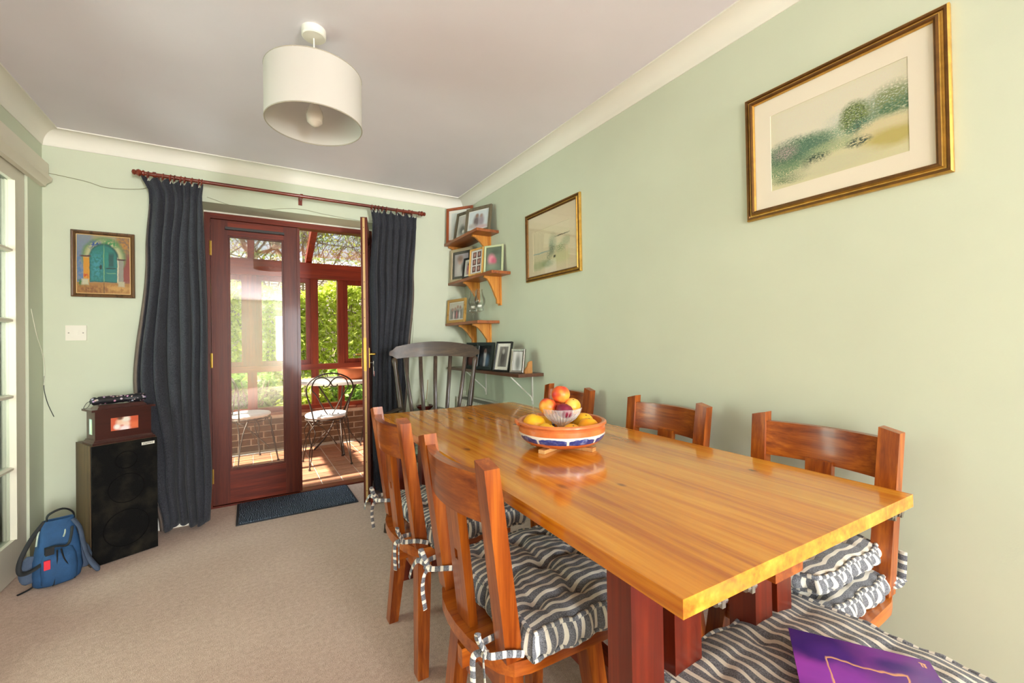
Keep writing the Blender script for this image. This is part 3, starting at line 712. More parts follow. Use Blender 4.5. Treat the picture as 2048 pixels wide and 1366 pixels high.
c5 = dup(c1, (1.330, 1.90, 0), PI, 'pine dining chair against the wall behind the fruit bowl')
# ------------------------------------------------------------------ striped cushions
def stripemat():
    s = NT('ticking_stripe'); at = s.new('Attribute'); at.attribute_name = 'stripe'
    f = s.math('FRACT', s.math('DIVIDE', at.outputs['Fac'], .0235))
    m = s.math('LESS_THAN', f, .36)
    co = s.obco(); n = s.noise(co, 420, 2); n2 = s.noise(co, 1200, 1)
    dark = s.ramp(n.outputs[0], [(.3, lin('#4b4c52')), (.7, lin('#8e8f95'))]); lite = s.ramp(n2.outputs[0], [(.3, lin('#ddd5c6')), (.7, lin('#f2ecdf'))])
    s.link(s.mix(m, dark, lite), s.b.inputs['Base Color']); s.set(rough=.9, spec=.15, sheen=.2); s.bump(n2.outputs[0], .25, .002); return s.m
m_stripe = stripemat()
def cushion_bm(d, w, t, nt=3, seed=1, crown=.25, dim=1.0):
    """d along stripes (x), w across (y), t thick; bottom at z=0"""
    rnd = random.Random(seed); bm = NB(); ly = bm.verts.layers.float.new('stripe')
    N = 56; tx = [(-1+2*(i+.5)/nt) for i in range(nt)]
    jit = {(i, j): (rnd.uniform(-.05, .05), rnd.uniform(-.05, .05)) for i in range(nt) for j in range(nt)}
    def outline(u, v):
        k = .035
        return d/2*u*(1-k*v*v*v*v-.02*math.cos(v*PI*nt)*abs(u)), w/2*v*(1-k*u*u*u*u-.02*math.cos(u*PI*nt)*abs(v))
    zt = .80*t
    def top(u, v):
        x, y = outline(u, v); e = (1-abs(u)**5)*(1-abs(v)**5)
        z = zt+t*crown*e**.7
        for i, a in enumerate(tx):
            for j, b in enumerate(tx):
                ja, jb = jit[(i, j)]; r2 = ((u-a-ja)*d/2)**2+((v-b-jb)*w/2)**2
                z -= dim*t*.36*math.exp(-r2/(.024**2))*e
            du = (u-a)*d/2; dv = (v-a)*w/2
            z -= dim*t*.10*e*(math.exp(-(du/.010)**2)+math.exp(-(dv/.010)**2))
        z += t*.03*e*math.sin(u*19+v*7+seed)*math.cos(v*15-u*4)
        return Vector((x, y, z))
    g = []
    for i in range(N+1):
        row = []
        for j in range(N+1):
            u, v = -1+2*i/N, -1+2*j/N; p = top(u, v); q = bm.verts.new(p)
            q[ly] = v*w/2*(1+.0)+.0018*math.sin(u*7+v*5+seed)+.0012*math.sin(u*15+seed)+10; row.append(q)
        g.append(row)
    for i in range(N):
        for j in range(N): bm.faces.new([g[i][j], g[i+1][j], g[i+1][j+1], g[i][j+1]])
    # side band
    per = [(-1+2*i/N, -1) for i in range(N)]+[(1, -1+2*i/N) for i in range(N)]+[(1-2*i/N, 1) for i in range(N)]+[(-1, 1-2*i/N) for i in range(N)]
    K = 7; rings = []; L = 0; prev = None
    for idx in range(len(per)+1):
        u, v = per[idx % len(per)]; x, y = outline(u, v); p = Vector((x, y, 0))
        if prev is not None: L += (p-prev).length
        prev = p; nx = Vector((u if abs(u) > .999 else u**9, v if abs(v) > .999 else v**9, 0)).normalized(); col = []
        for k in range(K+1):
            s_ = k/K; gather = .5+.5*math.cos(L*2*PI/.052+seed)
            out = math.sin(PI*s_)**.8*(.006+.012*gather) - .004*(k == K)
            q = bm.verts.new(Vector((x, y, 0))+nx*out+Vector((0, 0, zt*(1-s_)+.01*s_*s_*(1-gather)))); q[ly] = L+.0012*math.sin(s_*6+L*30)+5; col.append(q)
        rings.append(col)
    for A, B in zip(rings, rings[1:]):
        for k in range(K): bm.faces.new([A[k], A[k+1], B[k+1], B[k]])
    # piping along the top edge and base
    for zz, rr in ((zt, .0055), (.006, .005)):
        P = []
        for u, v in per[::2]+[per[0]]:
            x, y = outline(u, v); P.append((x, y, zz+.002*math.sin(u*23+v*17)))
        tube(bm, P, rr, 6, False, layer=ly)
    bot = [bm.verts.new((outline(u, v)[0]*.98, outline(u, v)[1]*.98, 0.0)) for u, v in per]
    for q in bot: q[ly] = q.co.y
    bm.faces.new(bot); return bm
def bow(parent, base, side, seed, rise=.0):
    """fabric tie knotted round a back post; base = knot position in cushion coords"""
    rnd = random.Random(seed); bm = NB(); ly = bm.verts.layers.float.new('stripe'); b = Vector(base)
    def rib(pts, w=.0068): tube(bm, smoothpath(pts, 5), w, 6, True, .32, up=(0.2, .3, 1), layer=ly)
    rib([b+Vector((.075, -side*.04, -.005)), b+Vector((.04, -side*.032, .0)), b+Vector((.0, -side*.02, .004)), b])
    rib([b+Vector((.075, side*.035, -.012)), b+Vector((.035, side*.036, .004)), b+Vector((-.0, side*.022, .004)), b])
    tube(bm, [b+Vector((0, -.010, 0)), b+Vector((-.008, 0, .003)), b+Vector((0, .010, 0))], .009, 8, layer=ly)
    rib([b, b+Vector((-.02, side*.03, .012)), b+Vector((-.03, side*.055, -.015)), b+Vector((-.034, side*.07, -.05+rise))])
    rib([b, b+Vector((-.02, -side*.015, -.01)), b+Vector((-.024, -side*.012, -.05)), b+Vector((-.02, -side*.02, -.10))])
    rib([b, b+Vector((-.016, side*.015, .03)), b+Vector((-.02, side*.01, .052)), b+Vector((-.014, -.006*side, .03)), b])
    obj('tie', bm, m_stripe, parent)
CG = 'striped box cushions on the pine chairs'
def chair_cushion(chair, label, seed, t=.08, off=(.068, 0), rz=0, ties=True, d=.36, w=.435, nt=3):
    th = thing('seat_cushion', label, 'cushion', (0, 0, 0), 0, CG)
    M = Matrix.Translation(chair.location) @ Matrix.Rotation(chair.rotation_euler.z+rz, 4, 'Z') @ Matrix.Translation((off[0], off[1], .4325))
    th.location = M.translation; th.rotation_euler = (0, 0, chair.rotation_euler.z+rz)
    obj('pad', cushion_bm(d, w, t, nt, seed), m_stripe, th, smooth=60)
    if ties:
        for s_ in (-1, 1): bow(th, (-.20-off[0], s_*.165-off[1], .03+.035*(s_ > 0)), s_, seed*3+s_)
    return th
chair_cushion(c1, 'blue-grey and cream striped tufted cushion tied to the chair nearer the stool', 1)
chair_cushion(c2, 'striped tufted cushion tied to the carpet-side chair by the dark spindle-back chair', 2)
k3 = chair_cushion(c3, 'bulky striped cushion folded over on the wall-side chair below the large print', 3, .062, (.005, 0), 0, False, .36, .36)
up = obj('folded_flap', cushion_bm(.345, .33, .05, 2, 9, .3), m_stripe, k3, smooth=60); up.location = (.01, .0, .082)
bm = NB(); ly = bm.verts.layers.float.new('stripe'); tube(bm, smoothpath([(-.15, .185, .02), (-.185, .19, .02), (-.205, .19, .04), (-.215, .19, .10)], 5), .010, 6, True, .35, layer=ly)
tube(bm, smoothpath([(-.14, .17, .03), (-.20, .19, .028), (-.225, .17, .018), (-.19, .16, .012)], 5), .012, 6, True, .5, layer=ly); obj('tie', bm, m_stripe, k3)
bm = NB(); bx(bm, -.203, -.198, .10, .135, .045, .075); obj('care_label', bm, plain('label_white', '#e8e4da', .7), k3)
chair_cushion(c4, 'striped cushion on the middle wall-side chair', 4, .07)
chair_cushion(c5, 'striped cushion on the wall-side chair behind the fruit bowl', 5, .07)
# ------------------------------------------------------------------ stool with cushion at the table end
stl = thing('stool', 'low wooden stool under the striped cushion at the table end', 'stool', (.885, .335, 0), 0)
bm = NB(); bx(bm, -.19, .19, -.17, .17, .40, .43); bev(bm, .008, 3); obj('seat', bm, m_pin_x, stl)
for sx in (-1, 1):
    for sy in (-1, 1):
        bm = NB(); hexa(bm, rect((sx*.165, sy*.15, 0), .036, .036), rect((sx*.14, sy*.125, .401), .045, .045)); bev(bm, .003, 1); obj('leg', bm, m_pin_z, stl)
    bm = NB(); bx(bm, sx*.15-.01, sx*.15+.01, -.13, .13, .2, .23); obj('stretcher', bm, m_pin_y, stl)
sc_ = thing('seat_cushion', 'large striped box cushion with a purple brochure lying on it', 'cushion', (.885, .345, .431), PI/2, CG)
obj('pad', cushion_bm(.43, .48, .085, 3, 6, .22, .4), m_stripe, sc_, smooth=60)
# purple brochure
m_broc = paint('purple_brochure', '#7d3fa0', [('e', .12, .93, .34, .20, '#3a2380', .35), ('e', .30, .80, .17, .13, '#4a2a90', .3), ('e', .36, .72, .12, .06, '#8a44b0', .4), ('e', .08, .62, .30, .10, '#b04ac8', .5), ('e', .55, .60, .5, .10, '#9a4ac0', .6), ('e', .72, .86, .14, .05, '#3f2a80', .5), ('e', .85, .55, .25, .30, '#6d53a0', .6), ('o', .5, .47, .27, .33, '#f0b48a', .02, .955), ('r', .5, .62, .008, .03, '#f5eef5', .1), ('r', .53, .645, .03, .006, '#f5eef5', .1), ('r', .56, .61, .006, .04, '#f5eef5', .1), ('r', .42, .60, .006, .025, '#f5eef5', .1), ('r', .45, .585, .02, .006, '#f5eef5', .1), ('r', .935, .955, .02, .005, '#f3b98f', .2), ('r', .93, .94, .005, .02, '#f3b98f', .2), ('r', .945, .94, .005, .02, '#f3b98f', .2)], .25, .12, 3, coat=.3)
u = Vector((.53, -.848, 0)).normalized(); v = Vector((-u.y, u.x, 0)); z_ = .5435
P0 = Vector((.905, .452, z_)); w_, h_ = .21, .297
br = NB(); panel(br, P0-v*h_+Vector((0, 0, .0)), u*w_, v*h_)
g_ = bmesh.ops.extrude_face_region(br, geom=br.faces[:]); bmesh.ops.translate(br, verts=[e for e in g_['geom'] if isinstance(e, bmesh.types.BMVert)], vec=(0, 0, .002))
tag(obj('brochure', br, m_broc, smooth=0), 'purple and violet brochure with a gold outlined square on the striped cushion', 'brochure')
# ================================================================== WINDSOR CHAIR (local: faces -y)
m_dark_z = wood('dark_oak_upright', '#2a1c14', '#54402f', 'Z', 30, .4, .15, .06, c3='#3c2b20')
m_dark_x = wood('dark_oak_cross', '#2a1c14', '#54402f', 'X', 30, .4, .15, .06, c3='#3c2b20')
wc = thing('windsor_chair', 'dark spindle-back armchair at the far end of the dining table', 'chair', (1.03, 2.685, 0), -.434)
bm = NB(); out = [(.24*math.copysign(abs(math.cos(a))**.6, math.cos(a)), .22*math.copysign(abs(math.sin(a))**.7, math.sin(a))) for a in [2*PI*i/36 for i in range(36)]]
prism(bm, out, lambda p, q, z: Vector((p*(1.05 if q < 0 else .95), q, z)), .40, .44); bev(bm, .012, 3, 40); obj('seat', bm, m_dark_x, wc)
def turned(bm, a, b, prof, seg=14):
    a, b = Vector(a), Vector(b); tube(bm, [a.lerp(b, t_) for t_, r in prof], [r for t_, r in prof], seg)
LEG = [(0, .016), (.06, .02), (.10, .024), (.13, .02), (.2, .024), (.30, .03), (.36, .031), (.40, .023), (.42, .032), (.46, .034), (.50, .024), (.53, .033), (.56, .025), (.66, .019), (.8, .025), (.93, .03), (1, .028)]
for sx in (-1, 1):
    for sy in (-1, 1):
        bm = NB(); turned(bm, (sx*.27, sy*.235, .0), (sx*.17, sy*.15, .401), LEG); obj('leg', bm, m_dark_z, wc)
    bm = NB(); turned(bm, (sx*.235, -.205, .17), (sx*.235, .205, .17), [(0, .011), (.2, .015), (.5, .024), (.8, .015), (1, .011)]); obj('stretcher', bm, m_dark_x, wc)
bm = NB(); turned(bm, (-.235, 0, .17), (.235, 0, .17), [(0, .011), (.2, .015), (.5, .024), (.8, .015), (1, .011)]); obj('stretcher', bm, m_dark_x, wc)
# crest: bowed board with scrolled ends
bm = NB(); n = 28; rows = []
for i in range(n+1):
    s_ = -1+2*i/n; x_ = .315*s_; yb = .235+.055*(1-s_*s_); tz = 1.128-.045*s_*s_; bz = 1.005+.018*(1-s_*s_)
    e = abs(s_)
    if e > .86: k_ = (e-.86)/.14; tz -= .022*k_**2+.01*math.sin(k_*PI); bz += .03*math.sin(k_*PI*.5)
    rows.append([bm.verts.new((x_, yb-.012, bz)), bm.verts.new((x_, yb+.012, bz)), bm.verts.new((x_, yb+.02, tz)), bm.verts.new((x_, yb-.004, tz))])
for A, B in zip(rows, rows[1:]):
    for k in range(4): bm.faces.new([A[k], A[(k+1) % 4], B[(k+1) % 4], B[k]])
bm.faces.new(rows[0][::-1]); bm.faces.new(rows[-1]); bev(bm, .006, 2, 50); obj('crest_rail', bm, m_dark_x, wc)
for sx in (-1, 1):
    bm = NB(); turned(bm, (sx*.205, .17, .438), (sx*.285, .246, 1.015), [(0, .016), (.25, .017), (.4, .02), (.55, .021), (.7, .017), (.88, .014), (.93, .02), (.97, .022), (1, .014)]); obj('stile', bm, m_dark_z, wc)
for i in range(5):
    s_ = -1+2*(i+.5)/5*1.0; s_ = -.8+.4*i; xb = .16*s_; xt = .265*s_
    ybt = .235+.055*(1-(xt/.315)**2)
    p = smoothpath([(xb, .185, .438), ((xb*.6+xt*.4), .188, .66), ((xb*.25+xt*.75), .212, .85), (xt, ybt, 1.02)], 4)
    bm = NB(); tube(bm, p, [.0135]*len(p), 10, True, .55, up=(1, 0, 0)); obj('spindle', bm, m_dark_z, wc)
for sx in (-1, 1):
    bm = NB(); p = smoothpath([(sx*.235, .215, .665), (sx*.265, .08, .668), (sx*.29, -.08, .668), (sx*.28, -.20, .662)], 5); tube(bm, p, [.022]*(len(p)-3)+[.026, .028, .02], 10, True, .5, up=(1, 0, 0)); obj('arm', bm, m_dark_x, wc)
    bm = NB(); turned(bm, (sx*.215, -.13, .438), (sx*.282, -.16, .662), [(0, .013), (.2, .018), (.4, .024), (.5, .014), (.6, .022), (.8, .017), (1, .012)]); obj('arm_support', bm, m_dark_z, wc)
    bm = NB(); turned(bm, (sx*.225, .03, .438), (sx*.27, .03, .662), [(0, .011), (.5, .015), (1, .011)]); obj('arm_spindle', bm, m_dark_z, wc)
m_flor = plain('floral_pad', '#8f9a86', .9, .6, 45)
bm = NB(); prism(bm, [(p*.86, q*.84) for p, q in out], lambda p, q, z: Vector((p, q, z)), .4405, .478); bev(bm, .014, 3, 40)
tag(obj('seat_cushion', bm, m_flor, loc=wc.location, rot=(0, 0, -.434)), 'mottled green and white pad on the dark spindle-back armchair', 'cushion')
# ================================================================== RADIATOR, corner table
rd = thing('radiator', 'white panel radiator with a dark top grille low on the wall under the shelf', 'radiator', (RX-.004, 2.86, 0))
m_radw = plain('radiator_white', '#e6e1d3', .4, .03, 4)
bm = NB()
for xx in (-.10, -.045): bx(bm, xx, xx+.014, -.5, .5, .13, .65)
for k in range(24): y_ = -.47+k*.041; bx(bm, -.106, -.10, y_, y_+.022, .16, .62)
obj('panel', bm, m_radw, rd)
bm = NB()
for k in range(5): bx(bm, -.098+k*.014, -.092+k*.014, -.49, .49, .645, .658)
for k in range(25): y_ = -.49+k*.0405; bx(bm, -.10, -.03, y_, y_+.006, .640, .652)
obj('top_grille', bm, plain('grille_grey', '#8a857a', .5), rd)
bm = NB(); bx(bm, -.104, -.028, -.503, -.497, .14, .66); bx(bm, -.104, -.028, .497, .503, .14, .66); bx(bm, -.03, -.022, -.503, .503, .64, .668); obj('end_cap', bm, m_radw, rd)
bm = NB()
for y_ in (-.38, .38): bx(bm, -.032, 0, y_-.02, y_+.02, .3, .5); tube(bm, [(-.06, y_*1.15, .13), (-.06, y_*1.15, 0.0)], .008, 8)
obj('bracket', bm, m_radw, rd)
sd = thing('side_table', 'small round dark green corner table behind the spindle-back chair', 'table', (1.205, 3.235, 0))
bm = NB(); lathe(bm, [(0, .575), (.12, .575), (.13, .582), (.13, .594), (.12, .60), (0, .60)], 32); obj('table_top', bm, plain('grey_green', '#6e7566', .5, .1, 8), sd)
bm = NB(); lathe(bm, [(0, 0), (.11, 0), (.11, .012), (.03, .03), (.017, .08), (.017, .5), (.04, .56), (.06, .5755), (0, .5755)], 24); obj('pedestal', bm, m_dark_z, sd)
bm = NB(); lathe(bm, [(0, 0), (.04, 0), (.06, .018), (.066, .034), (.06, .034), (.035, .012), (0, .01)], 28, (1.165, 3.22, .6002)); tag(obj('dish', bm, plain('red_glaze', '#5a1712', .25)), 'small dark red dish on the corner table', 'dish')
vb = thing('scent_bottle', 'small pale bottle with a wooden stick in the dark red dish', 'bottle', (1.175, 3.215, .6105))
bm = NB(); lathe(bm, [(0, 0), (.018, 0), (.02, .02), (.016, .045), (.008, .055), (.008, .07), (0, .07)], 18); obj('bottle_body', bm, plain('pale_glass', '#b9c2a4', .2), vb)
bm = NB(); tube(bm, [(0, 0, .05), (.02, .01, .22)], .0022, 6); obj('reed', bm, plain('reed', '#c09a62', .8), vb)
# ================================================================== PENDANT LAMP
LC = (.228, 1.812)
pl_ = thing('pendant_lamp', 'white drum pendant lampshade hanging from the ceiling', 'lamp', (LC[0], LC[1], H))
bm = NB(); lathe(bm, [(0, 0), (.044, 0), (.044, -.026), (.04, -.03), (.008, -.033), (0, -.033)], 32); obj('ceiling_rose', bm, m_white, pl_)
bm = NB(); tube(bm, [(0, 0, -.03), (0, 0, -.24)], .003, 8); obj('cord', bm, m_white, pl_)
def shademat():
    s = NT('shade_fabric'); n = s.noise(s.obco(), 400, 2); s.b.inputs['Base Color'].default_value = lin('#dcd6ce'); s.set(rough=.85, spec=.1)
    tr = s.new('BsdfTranslucent'); tr.inputs[0].default_value = lin('#cfc7bc'); mx = s.new('MixShader'); mx.inputs[0].default_value = .3
    s.link(s.b.outputs[0], mx.inputs[1]); s.link(tr.outputs[0], mx.inputs[2]); s.link(mx.outputs[0], s.out.inputs[0]); s.bump(n.outputs[0], .1, .002); return s.m
bm = NB(); zt_, zb_, r_ = 2.163-H, 1.967-H, .173
lathe(bm, [(r_-.0015, zb_), (r_, zb_), (r_, zt_), (r_-.0015, zt_), (r_-.0015, zb_)], 72); sh = obj('lamp_shade', bm, shademat(), pl_)
for z in (zb_+.001, zt_-.001):
    bm = NB(); n = 64; tube(bm, [((r_-.001)*math.cos(2*PI*i/n), (r_-.001)*math.sin(2*PI*i/n), z) for i in range(n+1)], .0022, 6, False)
    obj('rim_wire', bm, plain('wire_taupe', '#a49a88', .5), sh)
bm = NB()
for k in range(3): a = 2*PI*k/3; tube(bm, [(.016*math.cos(a), .016*math.sin(a), zt_-.055), (.10*math.cos(a), .10*math.sin(a), zt_-.03), (r_*math.cos(a), r_*math.sin(a), zt_-.002)], .0016, 6)
obj('spider_frame', bm, m_white, pl_)
bm = NB(); lathe(bm, [(0, -.225), (.012, -.225), (.019, -.235), (.019, -.275), (0, -.275)], 20); obj('lamp_holder', bm, m_white, pl_)
bm = NB(); lathe(bm, [(0, -.274), (.014, -.276), (.016, -.29), (.027, -.315), (.031, -.338), (.027, -.36), (.012, -.374), (0, -.377)], 24); obj('bulb', bm, plain('bulb_glass', '#cfc3b4', .15, .02, 4), pl_)
# ================================================================== CURTAINS
m_pole = wood('pole_mahogany', '#4f1c10', '#7a301c', 'X', 30, .3, .2)
py, pz, pxa, pxb = 3.305, 2.151, -.555, 1.205
cp = thing('curtain_pole', 'long dark red wooden curtain pole above the french doors', 'curtain pole', (0, py, pz))
bm = NB(); tube(bm, [(pxa+.035, 0, 0), (pxb-.035, 0, 0)], .0115, 16); obj('pole', bm, m_pole, cp)
for x_, s_ in ((pxa+.035, -1), (pxb-.035, 1)):
    bm = NB(); tube(bm, [(x_+s_*d_, 0, 0) for d_ in (-.004, .0, .004, .008, .014, .022, .03, .036, .042, .05, .054, .056)], [.016, .018, .018, .012, .017, .021, .018, .012, .016, .014, .007, .001], 16); obj('finial', bm, m_pole, cp)
for x_ in (-.47, .325, 1.09):
    bm = NB(); tube(bm, [(x_, .095, 0), (x_, 0, -.0)], .007, 10); tube(bm, [(x_-.008, 0, 0), (x_+.008, 0, 0)], .0165, 16); bx(bm, x_-.012, x_+.012, .088, .095, -.038, .02); tube(bm, [(x_, .082, -.02), (x_, .089, -.02)], .004, 8); obj('bracket', bm, m_pole, cp)
def fabric():
    s = NT('charcoal_denim'); co = s.obco(); n = s.noise(co, 6, 3); sx = s.new('SeparateXYZ'); s.link(co, sx.inputs[0])
    w = s.noise(s.vec('MULTIPLY', co, (500, 500, 120)), 1.0, 2); w2 = s.noise(s.vec('MULTIPLY', co, (120, 120, 600)), 1.0, 2)
    f = s.math('ADD', s.math('MULTIPLY', w.outputs[0], .5), s.math('MULTIPLY', w2.outputs[0], .5))
    s.link(s.mix(.35, s.ramp(f, [(.38, lin('#232327')), (.62, lin('#4b4b51'))]), s.ramp(n.outputs[0], [(.3, lin('#292a30')), (.7, lin('#3b3d45'))])), s.b.inputs['Base Color']); s.set(rough=.9, spec=.1, sheen=.1); s.bump(f, .2, .002); return s.m
m_cur = fabric(); m_lin = plain('curtain_lining', '#6e5f55', .9, .1, 20)
def curtain(label, edges, zt, zb, nf, amp, seed, lining_side, ringx):
    """edges: list of (z, x_left, x_right) from top to bottom"""
    rnd = random.Random(seed); t = thing('curtain', label, 'curtain', (0, py, 0), 0, 'charcoal curtains on the pole')
    ph = [rnd.uniform(-.5, .5) for _ in range(nf+2)]; wd = [rnd.uniform(.75, 1.25) for _ in range(nf)]; tot = sum(wd)
    cum = [0]
    for w_ in wd: cum.append(cum[-1]+w_/tot)
    def fold(u):   # phase 0..nf with uneven fold widths
        for i in range(nf):
            if u <= cum[i+1]+1e-9: return i+(u-cum[i])/(cum[i+1]-cum[i])
        return nf
    def ed(z):
        for (za, la, ra), (zc, lc, rc) in zip(edges, edges[1:]):
            if z >= zc: f = (za-z)/(za-zc); f = max(0, min(1, f)); f = f*f*(3-2*f); return la+(lc-la)*f, ra+(rc-ra)*f
        return edges[-1][1:]
    NU, NV = nf*14, 60; bm = NB(); g = []
    zs = [zt-(zt-zb)*(j/NV)**1.15 for j in range(NV+1)]
    for j, z in enumerate(zs):
        l, r = ed(z); row = []; dz = zt-z
        head = math.exp(-((dz-.085)/.022)**2); a_ = amp*(.45+.55*min(1, dz/.5)); 
        if dz < .085: a_ = amp*(.5+.25*(1-dz/.085))
        a_ *= (1-.55*head)
        for i in range(NU+1):
            u = i/NU; p = fold(u); k = int(min(p, nf-1))
            w_ = math.sin(2*PI*p+ph[k]*.0)+.22*math.sin(4*PI*p+1.3*k+dz*2)+.15*math.sin(PI*p+seed+dz*1.5)
            x_ = l+(r-l)*u + .010*math.sin(2*PI*p+1.2)*min(1, dz*3) + .006*math.sin(dz*5+u*7+seed)
            y_ = a_*w_*1.0-.01*head
            if dz < .09: y_ += .005*math.sin(2*PI*p*4)*(dz/.09)-.014*(1-dz/.09)*(.6+.4*math.sin(2*PI*p))
            zz = z + (.018*math.sin(2*PI*p+.7)*max(0, 1-dz/.085)) + (.015*math.sin(u*9+seed) if j == NV else 0)
            row.append(bm.verts.new((x_, y_, zz)))
        g.append(row)
    for j in range(NV):
        for i in range(NU): bm.faces.new([g[j][i], g[j][i+1], g[j+1][i+1], g[j+1][i]])
    eg = [r[0 if lining_side < 0 else NU].co.copy() for r in g]
    o = obj('drape', bm, m_cur, t, smooth=80); md = o.modifiers.new('thick', 'SOLIDIFY'); md.thickness = .003
    # turned-back lining along the outer edge
    bm = NB(); rows = []
    rows = eg[6:]
    vs = []
    for k, c_ in enumerate(rows):
        e_ = .004+.016*min(1, k/24); vs.append([bm.verts.new((c_.x, c_.y, c_.z)), bm.verts.new((c_.x+lining_side*e_, c_.y+.012, c_.z))])
    for A, B in zip(vs, vs[1:]): bm.faces.new([A[0], A[1], B[1], B[0]])
    o = obj('lining_edge', bm, m_lin, t, smooth=80); md = o.modifiers.new('thick', 'SOLIDIFY'); md.thickness = .003
    for x_ in ringx:
        bm = NB(); n = 20; tube(bm, [(x_+.003*math.sin(a*1.0), .019*math.cos(a), pz-.006+.019*math.sin(a)) for a in [2*PI*i/n for i in range(n+1)]], .0034, 8, False); rg = obj('curtain_ring', bm, m_pole, t)
        bm = NB(); tube(bm, smoothpath([(x_, 0, pz-.024), (x_+.002, -.012, pz-.034), (x_, -.016, pz-.045)], 4), .0018, 6); obj('hook', bm, m_white, rg)
    return t
curtain('charcoal curtain hanging in deep folds beside the speaker', [(2.128, -.525, -.225), (2.04, -.49, -.235), (1.70, -.515, -.237), (.95, -.565, -.222), (.35, -.505, -.215), (0, -.455, -.225)], 2.122, .03, 6, .034, 4, -1, [-.50, -.43, -.395, -.375, -.345, -.325, -.29, -.255, -.24])
curtain('charcoal curtain gathered behind the open door leaf', [(2.128, .79, 1.145), (2.04, .80, 1.14), (1.6, .78, 1.11), (.95, .78, 1.04), (.3, .79, 1.0), (0, .79, .98)], 2.122, .02, 7, .03, 8, 1, [.80, .825, .85, .88, .91, .99, 1.04, 1.11])
# ================================================================== PICTURES
m_gold = plain('gilt', '#c99c48', .36, .2, 40, metal=.6); m_goldd = plain('gilt_dark', '#6e4a20', .4, .25, 40, metal=.6)
m_bronze = wood('bronze_frame', '#3a2412', '#6a4a2c', 'Z', 40, .4, .1)
m_pglass = glass('picture_glass', (1, 1, 1, 1), .13)
def frame_strips(parent, w, h, prof, mats_, name='frame_side'):
    """mitred frame in local XZ plane facing -y, centred; prof: list of (inset, height) outside->inside"""
    cs = [(-w/2, -h/2), (w/2, -h/2), (w/2, h/2), (-w/2, h/2)]
    sg = [(1, 1), (-1, 1), (-1, -1), (1, -1)]
    for k in range(4):
        bm = NB(); A, B = cs[k], cs[(k+1) % 4]; sa, sb = sg[k], sg[(k+1) % 4]
        va = [bm.verts.new((A[0]+sa[0]*i_, -d_, A[1]+sa[1]*i_)) for i_, d_ in prof]; vb = [bm.verts.new((B[0]+sb[0]*i_, -d_, B[1]+sb[1]*i_)) for i_, d_ in prof]
        for q in range(len(prof)-1):
            f = bm.faces.new([va[q], vb[q], vb[q+1], va[q+1]])
            if len(mats_) > 1: f.material_index = (q//2) % len(mats_)
        f = bm.faces.new([va[-1], vb[-1], vb[0], va[0]])
        obj(name, bm, mats_, parent, smooth=25)
def picture(name, label, cat, w, h, prof, mats_, art, inset, matc=None, win=None, group=None, glassy=True):
    t = thing(name, label, cat, (0, 0, 0), 0, group); frame_strips(t, w, h, prof, mats_)
    bm = NB(); bx(bm, -w/2+.002, w/2-.002, -.006, -.001, -h/2+.002, h/2-.002); obj('backing', bm, plain('backing_board', '#7a6244', .9), t)
    iw, ih = w-2*inset, h-2*inset
    if matc is not None:
        aw, ah, ax, az = win
        bm = NB()
        for x0, x1, z0, z1 in ((-iw/2, ax-aw/2, -ih/2, ih/2), (ax+aw/2, iw/2, -ih/2, ih/2), (ax-aw/2, ax+aw/2, -ih/2, az-ah/2), (ax-aw/2, ax+aw/2, az+ah/2, ih/2)): bx(bm, x0, x1, -.0085, -.0065, z0, z1)
        obj('mount', bm, matc, t, smooth=0)
    else: aw, ah, ax, az = iw, ih, 0, 0
    bm = NB(); panel(bm, (ax-aw/2-.001, -.0065, az-ah/2-.001), (aw+.002, 0, 0), (0, 0, ah+.002)); obj('print', bm, art, t, smooth=0)
    if glassy:
        bm = NB(); bx(bm, -iw/2, iw/2, -.0105, -.0095, -ih/2, ih/2); obj('glazing', bm, m_pglass, t, smooth=0)
    return t
